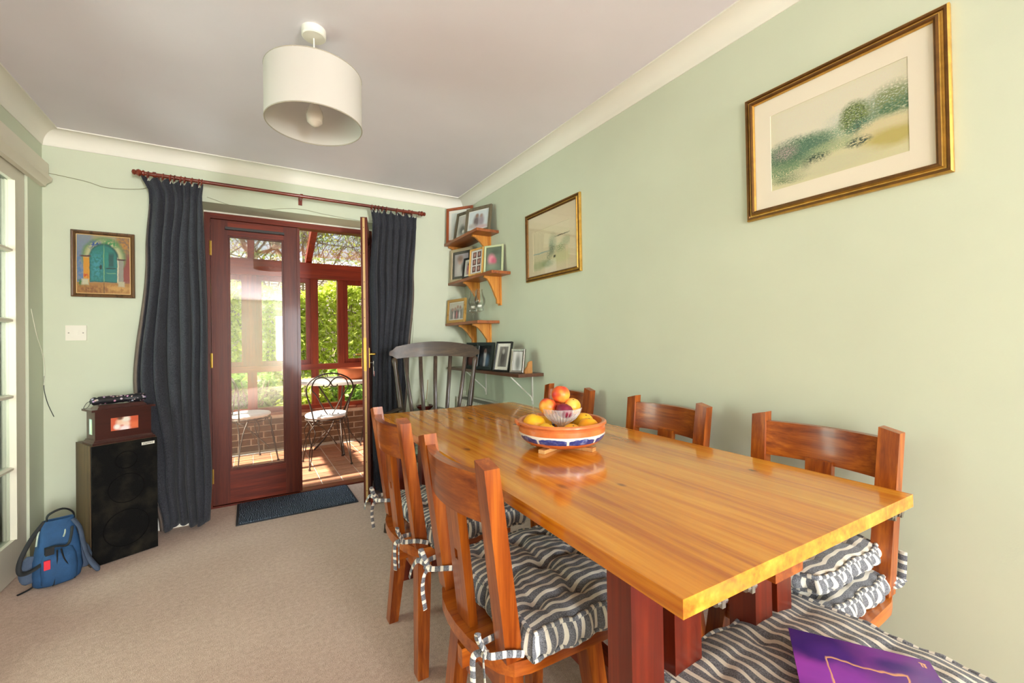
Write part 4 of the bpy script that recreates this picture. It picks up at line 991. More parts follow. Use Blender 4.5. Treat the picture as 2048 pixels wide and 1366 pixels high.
# painting of an arched door
art = paint('door_painting', (.56, .53, .40), [('r', .12, .5, .16, .6, (.44, .48, .55), .4), ('r', .10, .40, .10, .26, (.30, .42, .58), .5, 1.5), ('r', .88, .62, .14, .5, (.46, .35, .25), .4), ('e', .86, .86, .14, .12, (.66, .45, .14), .6, 1.5), ('r', .93, .42, .08, .24, (.50, .20, .16), .3), ('e', .5, .62, .40, .34, (.36, .48, .28), .08), ('e', .5, .62, .345, .295, (.66, .65, .48), .1), ('e', .36, .82, .12, .08, (.10, .25, .50), .4, 1.5), ('e', .62, .86, .16, .07, (.20, .48, .25), .5, 1.5), ('e', .5, .62, .27, .24, (.05, .25, .22), .06), ('r', .5, .415, .27, .215, (.05, .25, .22), .03), ('e', .49, .62, .24, .215, (.06, .42, .38), .1), ('r', .5, .41, .245, .195, (.06, .41, .39), .04), ('r', .37, .47, .09, .2, (.18, .50, .54), .5, 1.5), ('r', .63, .58, .05, .12, (.04, .28, .26), .3), ('r', .55, .58, .03, .12, (.09, .47, .41), .3), ('r', .5, .5, .008, .31, (.42, .60, .40), .2), ('r', .63, .44, .09, .008, (.03, .18, .15), .2), ('r', .63, .36, .09, .008, (.34, .54, .42), .2), ('e', .44, .46, .025, .04, (.04, .16, .13), .3), ('r', .185, .40, .055, .22, (.76, .52, .08), .1), ('e', .18, .30, .04, .05, (.68, .18, .05), .5, 1.5), ('r', .81, .40, .05, .2, (.52, .50, .46), .1), ('r', .755, .40, .012, .22, (.74, .70, .58), .15), ('r', .17, .635, .09, .012, (.28, .09, .06), .3), ('r', .82, .60, .08, .012, (.23, .09, .06), .3), ('r', .5, .08, .6, .115, (.60, .41, .17), .1), ('e', .3, .07, .3, .06, (.48, .29, .09), .6, 1.5), ('e', .75, .10, .25, .06, (.72, .54, .26), .6, 1.5), ('r', .5, .08, .006, .11, (.29, .17, .06), .3), ('e', .10, .19, .10, .05, (.18, .40, .16), .5, 1.5), ('r', .16, .20, .06, .05, (.70, .68, .57), .3), ('r', .82, .18, .06, .045, (.66, .62, .50), .2)], .45, .035, 7, .22, 14)
pd = picture('framed_painting', 'small framed painting of an arched turquoise door on the green wall', 'painting', .277, .382, [(0, .0), (0, .018), (.004, .021), (.010, .019), (.016, .013), (.020, .010), (.021, .0085)], [m_bronze], art, .02, glassy=False)
pd.location = (-.7165, D-.001, 1.606)
bm = NB()
W_, H_ = .277, .382; q = .021
for x0, x1, z0, z1 in ((-W_/2+q-.002, -W_/2+q+.002, -H_/2+q, H_/2-q), (W_/2-q-.002, W_/2-q+.002, -H_/2+q, H_/2-q), (-W_/2+q, W_/2-q, -H_/2+q-.002, -H_/2+q+.002), (-W_/2+q, W_/2-q, H_/2-q-.002, H_/2-q+.002)): bx(bm, x0, x1, -.0095, -.007, z0, z1)
obj('gilt_slip', bm, plain('cream_gilt', '#dcb878', .35, .05, metal=.4), pd)
# landscape prints
m_mount = plain('cream_mount', '#efe3cf', .9, .03, 3); m_mount2 = plain('buff_mount', '#d9c8a8', .9, .03, 3)
land = paint('landscape_print', '#d8d0a6', [('r', .5, .74, .6, .30, '#e0d8c2', .35), ('e', .85, .60, .3, .12, '#a3b8ac', .5, 2), ('e', .5, .47, .5, .08, '#93aa8c', .5, 2), ('e', .20, .42, .26, .16, '#6f8c6c', .35, 2.4), ('e', .20, .42, .26, .16, '#40604a', .35, .6), ('e', .12, .36, .16, .14, '#4c6e54', .4, 1.6), ('e', .36, .40, .14, .13, '#557862', .4, 2), ('e', .66, .58, .10, .17, '#7c8c4c', .25, 2.4), ('e', .66, .58, .10, .17, '#4c5e38', .25, .6), ('r', .68, .40, .008, .12, '#4a4a34', .5), ('e', .70, .42, .1, .1, '#4a7866', .4, 1.6), ('e', .90, .62, .14, .16, '#869060', .4, 2.2), ('e', .93, .52, .14, .1, '#557858', .4, 1.8), ('e', .52, .33, .2, .07, '#a4b084', .4, 2), ('e', .86, .32, .2, .14, '#d8caa0', .3), ('e', .90, .22, .18, .10, '#c0b068', .4), ('e', .13, .45, .09, .08, '#c0a4a4', .5, 1), ('e', .12, .22, .2, .10, '#74906a', .4, 2), ('e', .38, .24, .09, .06, '#2c4638', .4, 1.6), ('e', .68, .28, .08, .05, '#344a40', .4, 1.6), ('e', .30, .16, .04, .06, '#2c4638', .4, 1.6), ('e', .18, .10, .16, .05, '#587450', .4, 1.8), ('e', .5, .12, .3, .1, '#d0caa6', .4)], .6, .06, 14, .2, 45)
big = picture('framed_print', 'large gilt-framed landscape print with a wide cream mount on the right wall', 'picture', .552, .45, [(0, 0), (0, .012), (.004, .017), (.010, .017), (.013, .012), (.017, .012), (.020, .020), (.026, .022), (.031, .018), (.034, .010)], [m_gold, m_goldd], land, .032, m_mount, (.376, .268, .0, -.002))
def on_right(o, yc, zc, lean=.0): o.location = (RX-.001, yc, zc); o.rotation_euler = (lean, 0, -PI/2)
on_right(big, .633, 1.775)
sea = paint('coast_print', '#d6c9a6', [('r', .5, .78, .6, .3, '#d9cba9', .3), ('r', .2, .43, .24, .012, '#8fa6a0', .5), ('e', .22, .30, .28, .10, '#c4bf98', .4, 1), ('e', .15, .14, .26, .10, '#8fa06c', .4, 1.3), ('e', .40, .14, .16, .08, '#7f9468', .4, 1.3), ('e', .55, .56, .10, .24, '#8a9a7a', .35, 1.3), ('e', .52, .48, .06, .16, '#5f7460', .4, 1.3), ('e', .75, .40, .10, .13, '#8aa070', .4, 1.3), ('e', .9, .55, .12, .1, '#7f9468', .4, 1.2), ('r', .8, .72, .16, .012, '#5e5a44', .5), ('e', .78, .22, .26, .12, '#cdc89a', .4), ('e', .6, .26, .03, .03, '#3f4438', .5), ('e', .45, .30, .06, .12, '#7a8a6c', .4, 1.2)], .6, .06, 14, .18, 45)
sm = picture('framed_print', 'smaller gilt-framed coastal print on the right wall near the corner shelves', 'picture', .556, .445, [(0, 0), (0, .012), (.004, .016), (.012, .016), (.015, .011), (.020, .012), (.024, .018), (.029, .016), (.032, .010)], [m_gold, m_goldd], sea, .03, m_mount2, (.378, .26, -.005, -.035))
on_right(sm, 2.133, 1.732)
# ================================================================== SWITCH, CABLES
sw = thing('light_switch', 'white square light switch on the green wall below the door painting', 'switch', (-.837, D, 1.208))
bm = NB(); bx(bm, -.0435, .0435, -.009, 0, -.043, .043); bev(bm, .004, 2); obj('face_plate', bm, m_white, sw)
bm = NB(); hexa(bm, [Vector((-.009, -.009, -.013)), Vector((.009, -.009, -.013)), Vector((.009, -.009, .013)), Vector((-.009, -.009, .013))], [Vector((-.009, -.0135, -.013)), Vector((.009, -.0135, -.013)), Vector((.009, -.0105, .013)), Vector((-.009, -.0105, .013))]); obj('rocker', bm, m_white, sw)
for s_ in (-1, 1):
    bm = NB(); tube(bm, [(s_*.03, -.009, 0), (s_*.03, -.0105, 0)], .0035, 10); obj('screw', bm, m_steel, sw)
def cable(pts, r, label, m_): bm = NB(); tube(bm, smoothpath(pts, 8), r, 6); tag(obj('cable', bm, m_), label, 'cable')
m_cab = plain('thin_cable', '#8f8a6c', .6); m_cabw = plain('white_cable', '#d9d6c4', .6); m_cabk = plain('dark_cable', '#3a3c38', .6)
cable([(LX+.004, D-.004, 2.105), (-.80, D-.004, 2.085), (-.70, D-.004, 2.062), (-.56, D-.004, 2.078), (-.50, D-.02, 2.10)], .0016, 'thin drooping wire from the wall corner to the curtain pole', m_cab)
cable([(-.22, D-.004, 2.085), (.0, D-.004, 2.04), (.30, D-.004, 2.085), (.5, D-.004, 2.07), (.78, D-.004, 2.06), (.9, D-.02, 2.1)], .0014, 'thin wire sagging along the wall under the curtain pole', m_cab)
cable([(LX+.004, 3.235, 1.33), (LX+.004, 3.30, 1.20), (LX+.005, 3.37, 1.10), (LX+.008, D-.006, 1.0), (LX+.006, D-.012, .92)], .0018, 'white wire hanging down the narrow strip of left wall', m_cabw)
cable([(-.966, D-.006, .97), (-.968, D-.005, .90), (-.955, D-.004, .82), (-.93, D-.004, .74)], .0018, 'dark loop of wire by the wall corner above the backpack', m_cabk)
cable([(1.10, D-.004, 1.55), (1.125, D-.004, 1.4), (1.14, D-.004, 1.25), (1.12, D-.004, 1.05)], .0014, 'thin wire on the wall beside the gathered curtain', m_cab)
# ================================================================== SPEAKER, BOX, UMBRELLA
ra_ = math.radians(27); sp_ = thing('loudspeaker', 'dark floor-standing loudspeaker with a dusty black grille', 'speaker', (-.69, 3.0, 0), ra_)
m_spk = wood('speaker_veneer', '#3a2a18', '#5a4328', 'Z', 40, .45); SW_, SD_, SH_ = .278, .235, .617
bm = NB(); bx(bm, 0, SW_, .012, SD_, 0, SH_); bev(bm, .003, 1); obj('cabinet', bm, m_spk, sp_)
def grillemat():
    s = NT('dusty_grille'); co = s.obco(); sx = s.new('SeparateXYZ'); s.link(co, sx.inputs[0]); n = s.noise(co, 9, 4); n2 = s.noise(co, 350, 2)
    d = s.ramp(n.outputs[0], [(.48, (0, 0, 0, 1)), (.75, (1, 1, 1, 1))])
    c = s.mix(s.math('MULTIPLY', d, .28), s.ramp(n2.outputs[0], [(.35, lin('#060606')), (.65, lin('#131211'))]), lin('#4a4234')); s.link(c, s.b.inputs['Base Color']); s.set(rough=.9, spec=.15); s.bump(n2.outputs[0], .3, .002); return s.m
bm = NB(); bx(bm, .003, SW_-.003, -.006, .011, .004, SH_-.003); bev(bm, .008, 3); gr = obj('grille', bm, grillemat(), sp_)
for cx_, cz_, rr in ((.14, .52, .045), (.14, .37, .075), (.14, .16, .095)):
    bm = NB(); n = 40; tube(bm, [(cx_+rr*math.cos(2*PI*i/n), -.0062, cz_+rr*math.sin(2*PI*i/n)) for i in range(n+1)], .0022, 6, False); obj('driver_ring', bm, plain('grille_ring', '#0f0e0d', .95, spec=.1), sp_)
bm = NB(); bx(bm, .205, .262, -.0085, -.006, .583, .598); bd = obj('badge', bm, plain('badge_cream', '#e2ddcf', .4), sp_)
bm = NB()
for k in range(5):
    x_ = .213+k*.009; bx(bm, x_, x_+.0022, -.0092, -.0084, .586, .595); bx(bm, x_, x_+.006, -.0092, -.0084, .5895 if k % 2 else .5935, .591 if k % 2 else .595)
obj('badge_lettering', bm, plain('badge_ink', '#3a362e', .5), bd)
m_box_x = wood('box_mahogany', '#210c08', '#3c1812', 'X', 30, .28, .25)
kb = thing('photo_box', 'dark wooden keepsake box with photo windows on top of the loudspeaker', 'box', (-.69, 3.0, SH_+.0005), ra_)
bm = NB(); X0, X1, Y0, Y1 = .008, .270, .004, .160
hexa(bm, [Vector((X0, Y0, 0)), Vector((X1, Y0, 0)), Vector((X1, Y1, 0)), Vector((X0, Y1, 0))], [Vector((X0, Y0, .011)), Vector((X1, Y0, .011)), Vector((X1, Y1, .011)), Vector((X0, Y1, .011))])
hexa(bm, [Vector((X0+.004, Y0+.004, .011)), Vector((X1-.004, Y0+.004, .011)), Vector((X1-.004, Y1-.004, .011)), Vector((X0+.004, Y1-.004, .011))], [Vector((X0+.011, Y0+.011, .024)), Vector((X1-.011, Y0+.011, .024)), Vector((X1-.011, Y1-.011, .024)), Vector((X0+.011, Y1-.011, .024))]); obj('base_moulding', bm, m_box_x, kb)
a0, a1, b0_, b1_ = X0+.014, X1-.014, Y0+.014, Y1-.014
bm = NB(); bx(bm, a0, a1, b0_, b1_, .024, .172); bev(bm, .002, 1); obj('body', bm, m_box_x, kb)
bm = NB(); bx(bm, a0-.016, a1+.016, b0_-.016, b1_+.016, .172, .182); bev(bm, .003, 2); lid = obj('lid', bm, m_box_x, kb)
bm = NB(); hexa(bm, [Vector((a0+.012, b0_+.012, .182)), Vector((a1-.012, b0_+.012, .182)), Vector((a1-.012, b1_-.012, .182)), Vector((a0+.012, b1_-.012, .182))], [Vector((a0+.026, b0_+.026, .200)), Vector((a1-.026, b0_+.026, .200)), Vector((a1-.026, b1_-.026, .200)), Vector((a0+.026, b1_-.026, .200))]); obj('lid_step', bm, m_box_x, lid)
ph1 = paint('box_photo', '#c85a3c', [('e', .35, .62, .16, .26, '#e8c0a4', .4), ('e', .55, .80, .14, .24, '#e6ded0', .4), ('e', .22, .28, .11, .2, '#f0e8e0', .4), ('e', .55, .42, .16, .22, '#ecccb8', .4), ('e', .50, .10, .2, .2, '#f2dede', .4), ('e', .40, .35, .06, .05, '#d88878', .5), ('e', .33, .92, .10, .12, '#6a4a3a', .5), ('r', .85, .3, .15, .25, '#dc7048', .5)], .3)
bm = NB(); panel(bm, (a0+.062, b0_-.0006, .062), (.115, 0, 0), (0, 0, .068)); obj('photo', bm, ph1, kb, smooth=0)
ph2 = paint('box_photo_side', '#9fb8ac', [('e', .4, .5, .25, .5, '#dfe6e0', .5), ('e', .75, .4, .2, .4, '#c8cfa6', .5), ('r', .05, .5, .12, .6, '#3f5850', .4)], .3)
bm = NB(); panel(bm, (a0-.0006, b0_+.092, .05), (0, -.052, 0), (0, 0, .08)); obj('photo', bm, ph2, kb, smooth=0)
def umbmat():
    s = NT('umbrella_print'); co = s.obco(); v = s.new('TexVoronoi'); v.inputs['Scale'].default_value = 75; s.link(co, v.inputs['Vector'])
    f = s.math('LESS_THAN', v.outputs['Distance'], .42); sel = s.math('GREATER_THAN', s.math('FRACT', s.math('MULTIPLY', v.outputs['Color'], 5.7)), .4)
    s.link(s.mix(s.math('MULTIPLY', f, sel), lin('#15141a'), s.mix(.25, lin('#b893a6'), v.outputs['Color'])), s.b.inputs['Base Color']); s.set(rough=.5); return s.m
ub = thing('folding_umbrella', 'folded black umbrella with small pink flowers on the keepsake box', 'umbrella', (-.69, 3.0, SH_+.2008), ra_)
bm = NB(); prf = [(0, .014), (.01, .02), (.04, .0215), (.09, .0225), (.13, .0185), (.145, .0185), (.16, .022), (.20, .024), (.222, .022), (.228, .012)]
tube(bm, [(.022+s_, .080+.006*math.sin(s_*20), .022) for s_, r in prf], [r for s_, r in prf], 18)
for v_ in bm.verts:
    a = math.atan2(v_.co.z-.022, v_.co.y-.083); v_.co += Vector((0, math.cos(a), math.sin(a)))*.0016*math.sin(a*7+v_.co.x*60)
    v_.co.z = max(v_.co.z, .0005)
obj('canopy', bm, umbmat(), ub, smooth=60)
bm = NB(); tube(bm, smoothpath([(.024, .083, .024), (.005, .07, .018), (-.008, .065, -.004), (-.002, .075, -.012), (.012, .08, -.004), (.022, .083, .016)], 6), .0014, 6); obj('wrist_loop', bm, m_cabk, ub)
bm = NB(); tube(bm, [(.15, .083, .0225), (.156, .083, .0225)], .0205, 18, flat=1); obj('strap', bm, plain('umbrella_strap', '#191820', .6), ub)
# ================================================================== BACKPACK
m_bp = plain('backpack_blue', '#244d78', .8, .2, 14, .4, 60); m_bpg = plain('backpack_grey', '#48566c', .85, .2, 20, .4, 90); m_bk = plain('webbing_black', '#131417', .7, .2, 30)
bp = thing('backpack', 'blue and grey backpack slumped on the carpet against the loudspeaker', 'backpack', (-.800, 2.945, 0), math.radians(24)); bp.scale = (.82, .82, .92)
def sect(z, w, d, cx=0, cy=0, n=24, pw=.62):
    out = []
    for i in range(n):
        a = 2*PI*i/n; out.append((cx+w/2*math.copysign(abs(math.cos(a))**pw, math.cos(a)), cy+d/2*math.copysign(abs(math.sin(a))**pw, math.sin(a)), z))
    return out
S_ = [(.0, .17, .10, 0, 0), (.012, .20, .125, 0, 0), (.06, .212, .14, 0, -.004), (.13, .20, .135, .003, 0), (.20, .175, .115, .006, .008), (.25, .155, .09, .008, .016), (.29, .14, .07, .01, .024), (.315, .128, .05, .012, .03)]
bm = NB(); rg = [[bm.verts.new(p) for p in sect(*s_)] for s_ in S_]
for A, B in zip(rg, rg[1:]):
    for i in range(24): bm.faces.new([A[i], A[(i+1) % 24], B[(i+1) % 24], B[i]])
bm.faces.new(rg[0][::-1]); inner = [bm.verts.new(p) for p in sect(.29, .11, .034, .012, .03)]
for i in range(24): bm.faces.new([rg[-1][i], rg[-1][(i+1) % 24], inner[(i+1) % 24], inner[i]])
bm.faces.new(inner)
for v_ in bm.verts: v_.co += Vector((.004*math.sin(v_.co.z*40+v_.co.y*50), .004*math.sin(v_.co.x*45+v_.co.z*30), 0))
obj('body', bm, m_bp, bp, smooth=60)
bm = NB(); sg_ = [[bm.verts.new((p[0]*.78, p[1]-.012, p[2])) for p in sect(z, w, d, cx, cy-.02)] for z, w, d, cx, cy in ((.008, .17, .09, 0, -.01), (.02, .19, .115, 0, -.014), (.08, .20, .125, 0, -.016), (.14, .185, .11, .0, -.01), (.175, .15, .085, .002, .0), (.185, .12, .05, .002, .006))]
for A, B in zip(sg_, sg_[1:]):
    for i in range(24): bm.faces.new([A[i], A[(i+1) % 24], B[(i+1) % 24], B[i]])
bm.faces.new(sg_[0][::-1]); bm.faces.new(sg_[-1]); fp = obj('front_pocket', bm, m_bp, bp, smooth=60)
bm = NB()
for pts in ([(-.012, -.088, .185), (-.014, -.096, .12), (-.026, -.1, .03), (-.03, -.09, .012)], [(.004, -.088, .185), (.016, -.098, .13), (.045, -.098, .07), (.06, -.085, .015)]): tube(bm, smoothpath(pts, 5), .006, 6, True, .6)
obj('zip', bm, m_bk, fp)
for s_ in (-1, 1):
    bm = NB(); tube(bm, smoothpath([(s_*.105, -.0, .03), (s_*.112, .005, .09), (s_*.10, .005, .16)], 4), [.012, .018, .021, .022, .022, .02, .018, .015, .01], 10, True, 1.9)
    obj('side_panel', bm, m_bpg, bp, smooth=60)
bm = NB(); tube(bm, smoothpath([(-.035, .03, .30), (-.03, .025, .345), (.03, .03, .362), (.075, .03, .33), (.08, .035, .27)], 6), .013, 8, True, .35, up=(0, 1, .3)); obj('haul_handle', bm, m_bk, bp)
bm = NB(); tube(bm, smoothpath([(-.045, .02, .315), (-.10, .0, .25), (-.145, -.015, .16), (-.15, -.03, .105), (-.12, -.05, .10), (-.07, -.06, .125), (-.04, -.07, .15)], 6), .011, 8, True, .35, up=(0, .4, 1)); obj('shoulder_strap', bm, m_bk, bp)
bm = NB(); tube(bm, smoothpath([(.07, .005, .30), (.095, -.02, .25), (.105, -.035, .18), (.125, -.045, .09), (.16, -.06, .022), (.175, -.065, .016)], 6), [.022]*20+[.026]*8+[.022, .018, .01], 10, True, .4, up=(.3, 1, .2)); obj('padded_strap', bm, m_bpg, bp, smooth=60)
bm = NB(); tube(bm, smoothpath([(-.05, -.065, .20), (-.02, -.085, .205), (.03, -.085, .195), (.05, -.06, .23), (.06, -.03, .27)], 5), .009, 8, True, .5); bx(bm, -.06, -.025, -.1, -.065, .17, .205); obj('buckle_strap', bm, m_bk, bp)
bm = NB(); bx(bm, -.068, -.043, -.115, -.105, .105, .15); bev(bm, .004, 2); obj('reflector_tag', bm, plain('tag_red', '#e2263a', .5, .1, 10), bp)
bm = NB(); tube(bm, smoothpath([(-.06, .02, .30), (-.075, .0, .26), (-.085, -.02, .21)], 4), .004, 6, True); obj('piping', bm, plain('pale_piping', '#b8c4b4', .6), bp); bm = NB(); tube(bm, smoothpath([(.035, .0, .285), (.03, -.03, .25), (.02, -.05, .235)], 4), .004, 6, True); obj('piping', bm, plain('pale_piping', '#b8c4b4', .6), bp)
bm = NB(); tube(bm, smoothpath([(-.08, -.02, .02), (-.12, -.03, .007), (-.16, -.05, .006)], 4), .007, 6, True, .5); obj('strap_end', bm, m_bk, bp)
# ================================================================== DOORMAT
def matmat():
    s = NT('navy_mat'); co = s.obco(); n = s.noise(co, 14, 2); w = s.new('TexWave'); w.inputs['Scale'].default_value = 28; w.inputs['Distortion'].default_value = 9; w.inputs['Detail'].default_value = 2; w.inputs['Detail Scale'].default_value = 1.2; s.link(co, w.inputs['Vector'])
    s.link(s.ramp(w.outputs['Fac'], [(.25, lin('#3a434e')), (.75, lin('#6c7888'))]), s.b.inputs['Base Color']); s.set(rough=.95, spec=.1); s.bump(w.outputs['Fac'], .8, .006); return s.m
dm = thing('door_mat', 'dark navy ribbed doormat in front of the french doors', 'mat', (.289, 3.405, 0))
bm = NB(); bx(bm, -.352, .352, -.20, .20, .0005, .011); bev(bm, .003, 1); obj('pile', bm, matmat(), dm)
bm = NB(); bx(bm, -.366, .366, -.213, .213, .0003, .006); bev(bm, .002, 1); obj('rubber_edge', bm, plain('mat_edge', '#2c2f36', .8), dm)
# keys in the open door
rm = Matrix.Translation(rl.location) @ Matrix.Rotation(ang, 4, 'Z')
ky = thing('key_bunch', 'small bunch of keys hanging from the lock of the open door', 'keys', rm @ Vector((.50, .032, .985)), ang)
bm = NB(); tube(bm, [(0, -.008, 0), (0, .02, 0)], .0025, 8); bx(bm, -.009, .009, .018, .021, -.011, .011); obj('lock_key', bm, m_steel, ky)
bm = NB(); n = 20; tube(bm, [(.011*math.cos(2*PI*i/n), .02, -.015+.011*math.sin(2*PI*i/n)) for i in range(n+1)], .0012, 6, False); obj('key_ring', bm, m_steel, ky)
bm = NB(); bx(bm, -.011, .011, .0185, .0205, -.05, -.027); bx(bm, -.004, .004, .0185, .0205, -.082, -.05); bev(bm, .003, 2); obj('spare_key', bm, m_steel, ky)
bm = NB(); bx(bm, -.007, .007, .021, .025, -.095, -.06); bev(bm, .002, 1); obj('key_fob', bm, plain('fob_pink', '#b06a6a', .5), ky)
# ================================================================== CORNER SHELVES
m_sh = wood('shelf_brown', '#6e3416', '#9a5426', 'Y', 30, .4, .1); m_brk = wood('bracket_pine', '#b06a24', '#d8973e', 'Z', 34, .4, .1, c3='#c67f2e')
def corner_shelf(label, zt, y0, x0, brs):
    t = thing('corner_shelf', label, 'shelf', (RX, D, zt), 0, 'corner shelves')
    bm = NB(); bx(bm, x0-RX, -.001, y0-D, -.002, -.020, 0); bev(bm, .004, 2); obj('shelf_board', bm, m_sh, t)
    for yb, hh in brs:
        dx = min(.14, RX-x0-.03); pr = [(0, 0), (-dx, 0), (-dx, -.012)]
        for k in range(1, 8):
            f = k/8; pr.append((-dx+.012+(dx-.04)*f, -.014-(hh-.05)*(f**1.5)))
        pr += [(-.022, -hh+.03), (-.022, -hh), (0, -hh)]
        bm = NB(); prism(bm, pr, lambda p, q, t_: Vector((p-.013, t_, -.020+q)), yb-D-.01, yb-D+.01); obj('bracket', bm, m_brk, t)
        bm = NB(); bx(bm, -.013, -.001, yb-D-.02, yb-D+.02, -.020-hh-.012, -.020); bev(bm, .002, 1); obj('wall_strip', bm, m_brk, t)
    return t
ZA, ZB, ZC, ZL = 1.95, 1.62, 1.277, .915
corner_shelf('top corner shelf, just below the ceiling cornice', ZA, 2.79, 1.42, [(2.93, .14), (3.384, .14)])
corner_shelf('middle corner shelf carrying the collage of small photos', ZB, 2.63, 1.45, [(2.78, .20), (3.13, .15)])
corner_shelf('lower corner shelf carrying the two tall glasses', ZC, 2.80, 1.42, [(2.945, .15), (3.2, .15)])
ls = thing('wall_shelf', 'long dark shelf on white metal brackets below the corner shelves', 'shelf', (RX, 0, ZL))
bm = NB(); bx(bm, -.19, -.001, 2.245, 3.36, -.020, 0); bev(bm, .003, 1); obj('shelf_board', bm, wood('shelf_dark', '#3e2418', '#5e3a28', 'Y', 30, .35, .15), ls)
for y_ in (2.375, 3.03):
    bm = NB(); bx(bm, -.175, -.001, y_-.008, y_+.008, -.024, -.020); bx(bm, -.006, -.001, y_-.008, y_+.008, -.215, -.020); tube(bm, [(-.17, y_, -.024), (-.012, y_, -.165), (-.006, y_, -.19)], .0045, 8)
    obj('metal_bracket', bm, plain('bracket_white', '#dcd8cc', .4), ls)
bm = NB(); prism(bm, [(0, 0), (-.055, 0), (-.058, .012), (-.05, .03), (-.035, .045), (-.028, .07), (-.012, .078), (0, .078)], lambda p, q, t_: Vector((-.085+p+.02, t_, q)), 2.278, 2.29); obj('end_stop', bm, wood('stop_pine', '#8a5226', '#b07a40', 'Z', 30, .4), ls)
# ================================================================== PHOTO FRAMES
def pframe(label, w, h, fw, colm, art, bl, br_, zb, lean, mount=None, mw_=0, depth=.016):
    """frame standing with its lower edge from bl to br_ (x,y), leaning back by `lean` rad; faces the room"""
    t = thing('framed_photo', label, 'photo', (0, 0, 0), 0, 'photo frames on the shelves')
    frame_strips(t, w, h, [(0, 0), (0, depth), (.003, depth+.002), (fw-.003, depth-.001), (fw, depth-.005)], [colm])
    bm = NB(); bx(bm, -w/2+.002, w/2-.002, -.006, 0, -h/2+.002, h/2-.002); obj('backing', bm, plain('frame_back', '#2c2620', .9), t)
    iw, ih = w-2*fw+.002, h-2*fw+.002; aw, ah = iw-2*mw_, ih-2*mw_
    if mount:
        bm = NB()
        for x0, x1, z0, z1 in ((-iw/2, -aw/2, -ih/2, ih/2), (aw/2, iw/2, -ih/2, ih/2), (-aw/2, aw/2, -ih/2, -ah/2), (-aw/2, aw/2, ah/2, ih/2)): bx(bm, x0, x1, -.008, -.0065, z0, z1)
        obj('mount', bm, mount, t, smooth=0)
    bm = NB(); panel(bm, (-aw/2-.001, -.0066, -ah/2-.001), (aw+.002, 0, 0), (0, 0, ah+.002)); obj('photo', bm, art, t, smooth=0)
    bm = NB(); bx(bm, -iw/2, iw/2, -.0098, -.009, -ih/2, ih/2); obj('glazing', bm, m_pglass, t, smooth=0)
    a, b = Vector(bl), Vector(br_); yaw = math.atan2(b.y-a.y, b.x-a.x); mid = (a+b)/2
    n = Vector((-math.sin(yaw), math.cos(yaw)))     # away from the viewer
    M = Matrix.Translation((mid.x, mid.y, zb+.0008)) @ Matrix.Rotation(yaw, 4, 'Z') @ Matrix.Rotation(-lean, 4, 'X') @ Matrix.Translation((0, 0, h/2))
    # lift so that the lowest (front or back) lower edge touches the shelf
    low = min((M @ Vector((0, -q, -h/2))).z for q in (0, depth+.002)); M = Matrix.Translation((0, 0, zb+.0006-low)) @ M
    t.matrix_world = M; t.location, rq, _ = M.decompose(); t.rotation_euler = rq.to_euler(); return t
mwht = plain('mount_white', '#e9e4da', .9, .02)
def person(name, bg_, blobs): return paint(name, bg_, blobs, .35)
f_red = wood('frame_redbrown', '#6a2c12', '#9a4a20', 'Z', 30, .35, .2); f_gry = wood('frame_taupe', '#4a4030', '#6a5e48', 'Z', 30, .5); f_blk = plain('frame_black', '#1a1a1a', .35); f_sil = plain('frame_champagne', '#c8b89a', .35, .08, 10, metal=.5); f_pin = wood('frame_pine', '#b07a34', '#d0a058', 'Z', 30, .4); f_grn = plain('frame_pale_green', '#b9bf94', .4, .08, 8); f_oak = wood('frame_oak', '#9a6c2c', '#bd9046', 'X', 30, .4); f_dg = plain('frame_dark_green', '#2a3230', .35, .15, 12); f_slv = plain('frame_silver', '#a8a49c', .25, .05, metal=.9)
pframe('tall red-brown photo frame showing a standing figure on the top corner shelf', .245, .292, .022, f_red, person('photo_a1', '#d8dcd8', [('e', .45, .25, .26, .42, '#3a4250', .35), ('e', .48, .70, .10, .13, '#a98478', .4), ('e', .47, .78, .11, .08, '#4a3a32', .5), ('e', .6, .15, .2, .1, '#8a5060', .6)]), (1.434, 3.372), (1.580, 3.172), ZA, .05, mwht, .022)
pframe('narrow taupe photo frame half hidden between two others on the top corner shelf', .26, .235, .024, f_gry, person('photo_a2', '#c9c6c2', [('e', .3, .3, .2, .25, '#4a4644', .5), ('e', .5, .7, .2, .2, '#b8aca8', .5), ('e', .35, .2, .06, .08, '#e8e4dc', .4), ('e', .8, .6, .15, .3, '#5a4a40', .5)]), (1.462, 3.26), (1.525, 3.03), ZA, .20, mwht, .008)
pframe('taupe photo frame showing two people on the top corner shelf', .245, .205, .024, f_gry, person('photo_a3', '#cdd4d6', [('e', .40, .42, .16, .32, '#6a5a58', .45), ('e', .66, .42, .14, .3, '#9a8c94', .45), ('e', .42, .74, .08, .11, '#8a6a58', .4), ('e', .64, .70, .07, .1, '#a08478', .4), ('e', .2, .2, .2, .12, '#b4a8a0', .6), ('e', .7, .1, .3, .1, '#c8a8a8', .6)]), (1.450, 3.035), (1.545, 2.82), ZA, .17, mwht, .006)
pframe('large champagne photo frame with a dark mount on the middle corner shelf', .25, .275, .024, f_sil, person('photo_b1', '#b4aab4', [('e', .42, .25, .3, .35, '#e0d8d8', .4), ('e', .42, .72, .17, .17, '#d8a89c', .4), ('e', .40, .80, .2, .13, '#8a6a62', .5), ('e', .65, .35, .15, .25, '#3a3a40', .5)]), (1.466, 3.372), (1.55, 3.135), ZB, .06, plain('mount_charcoal', '#3c3630', .8), .022)
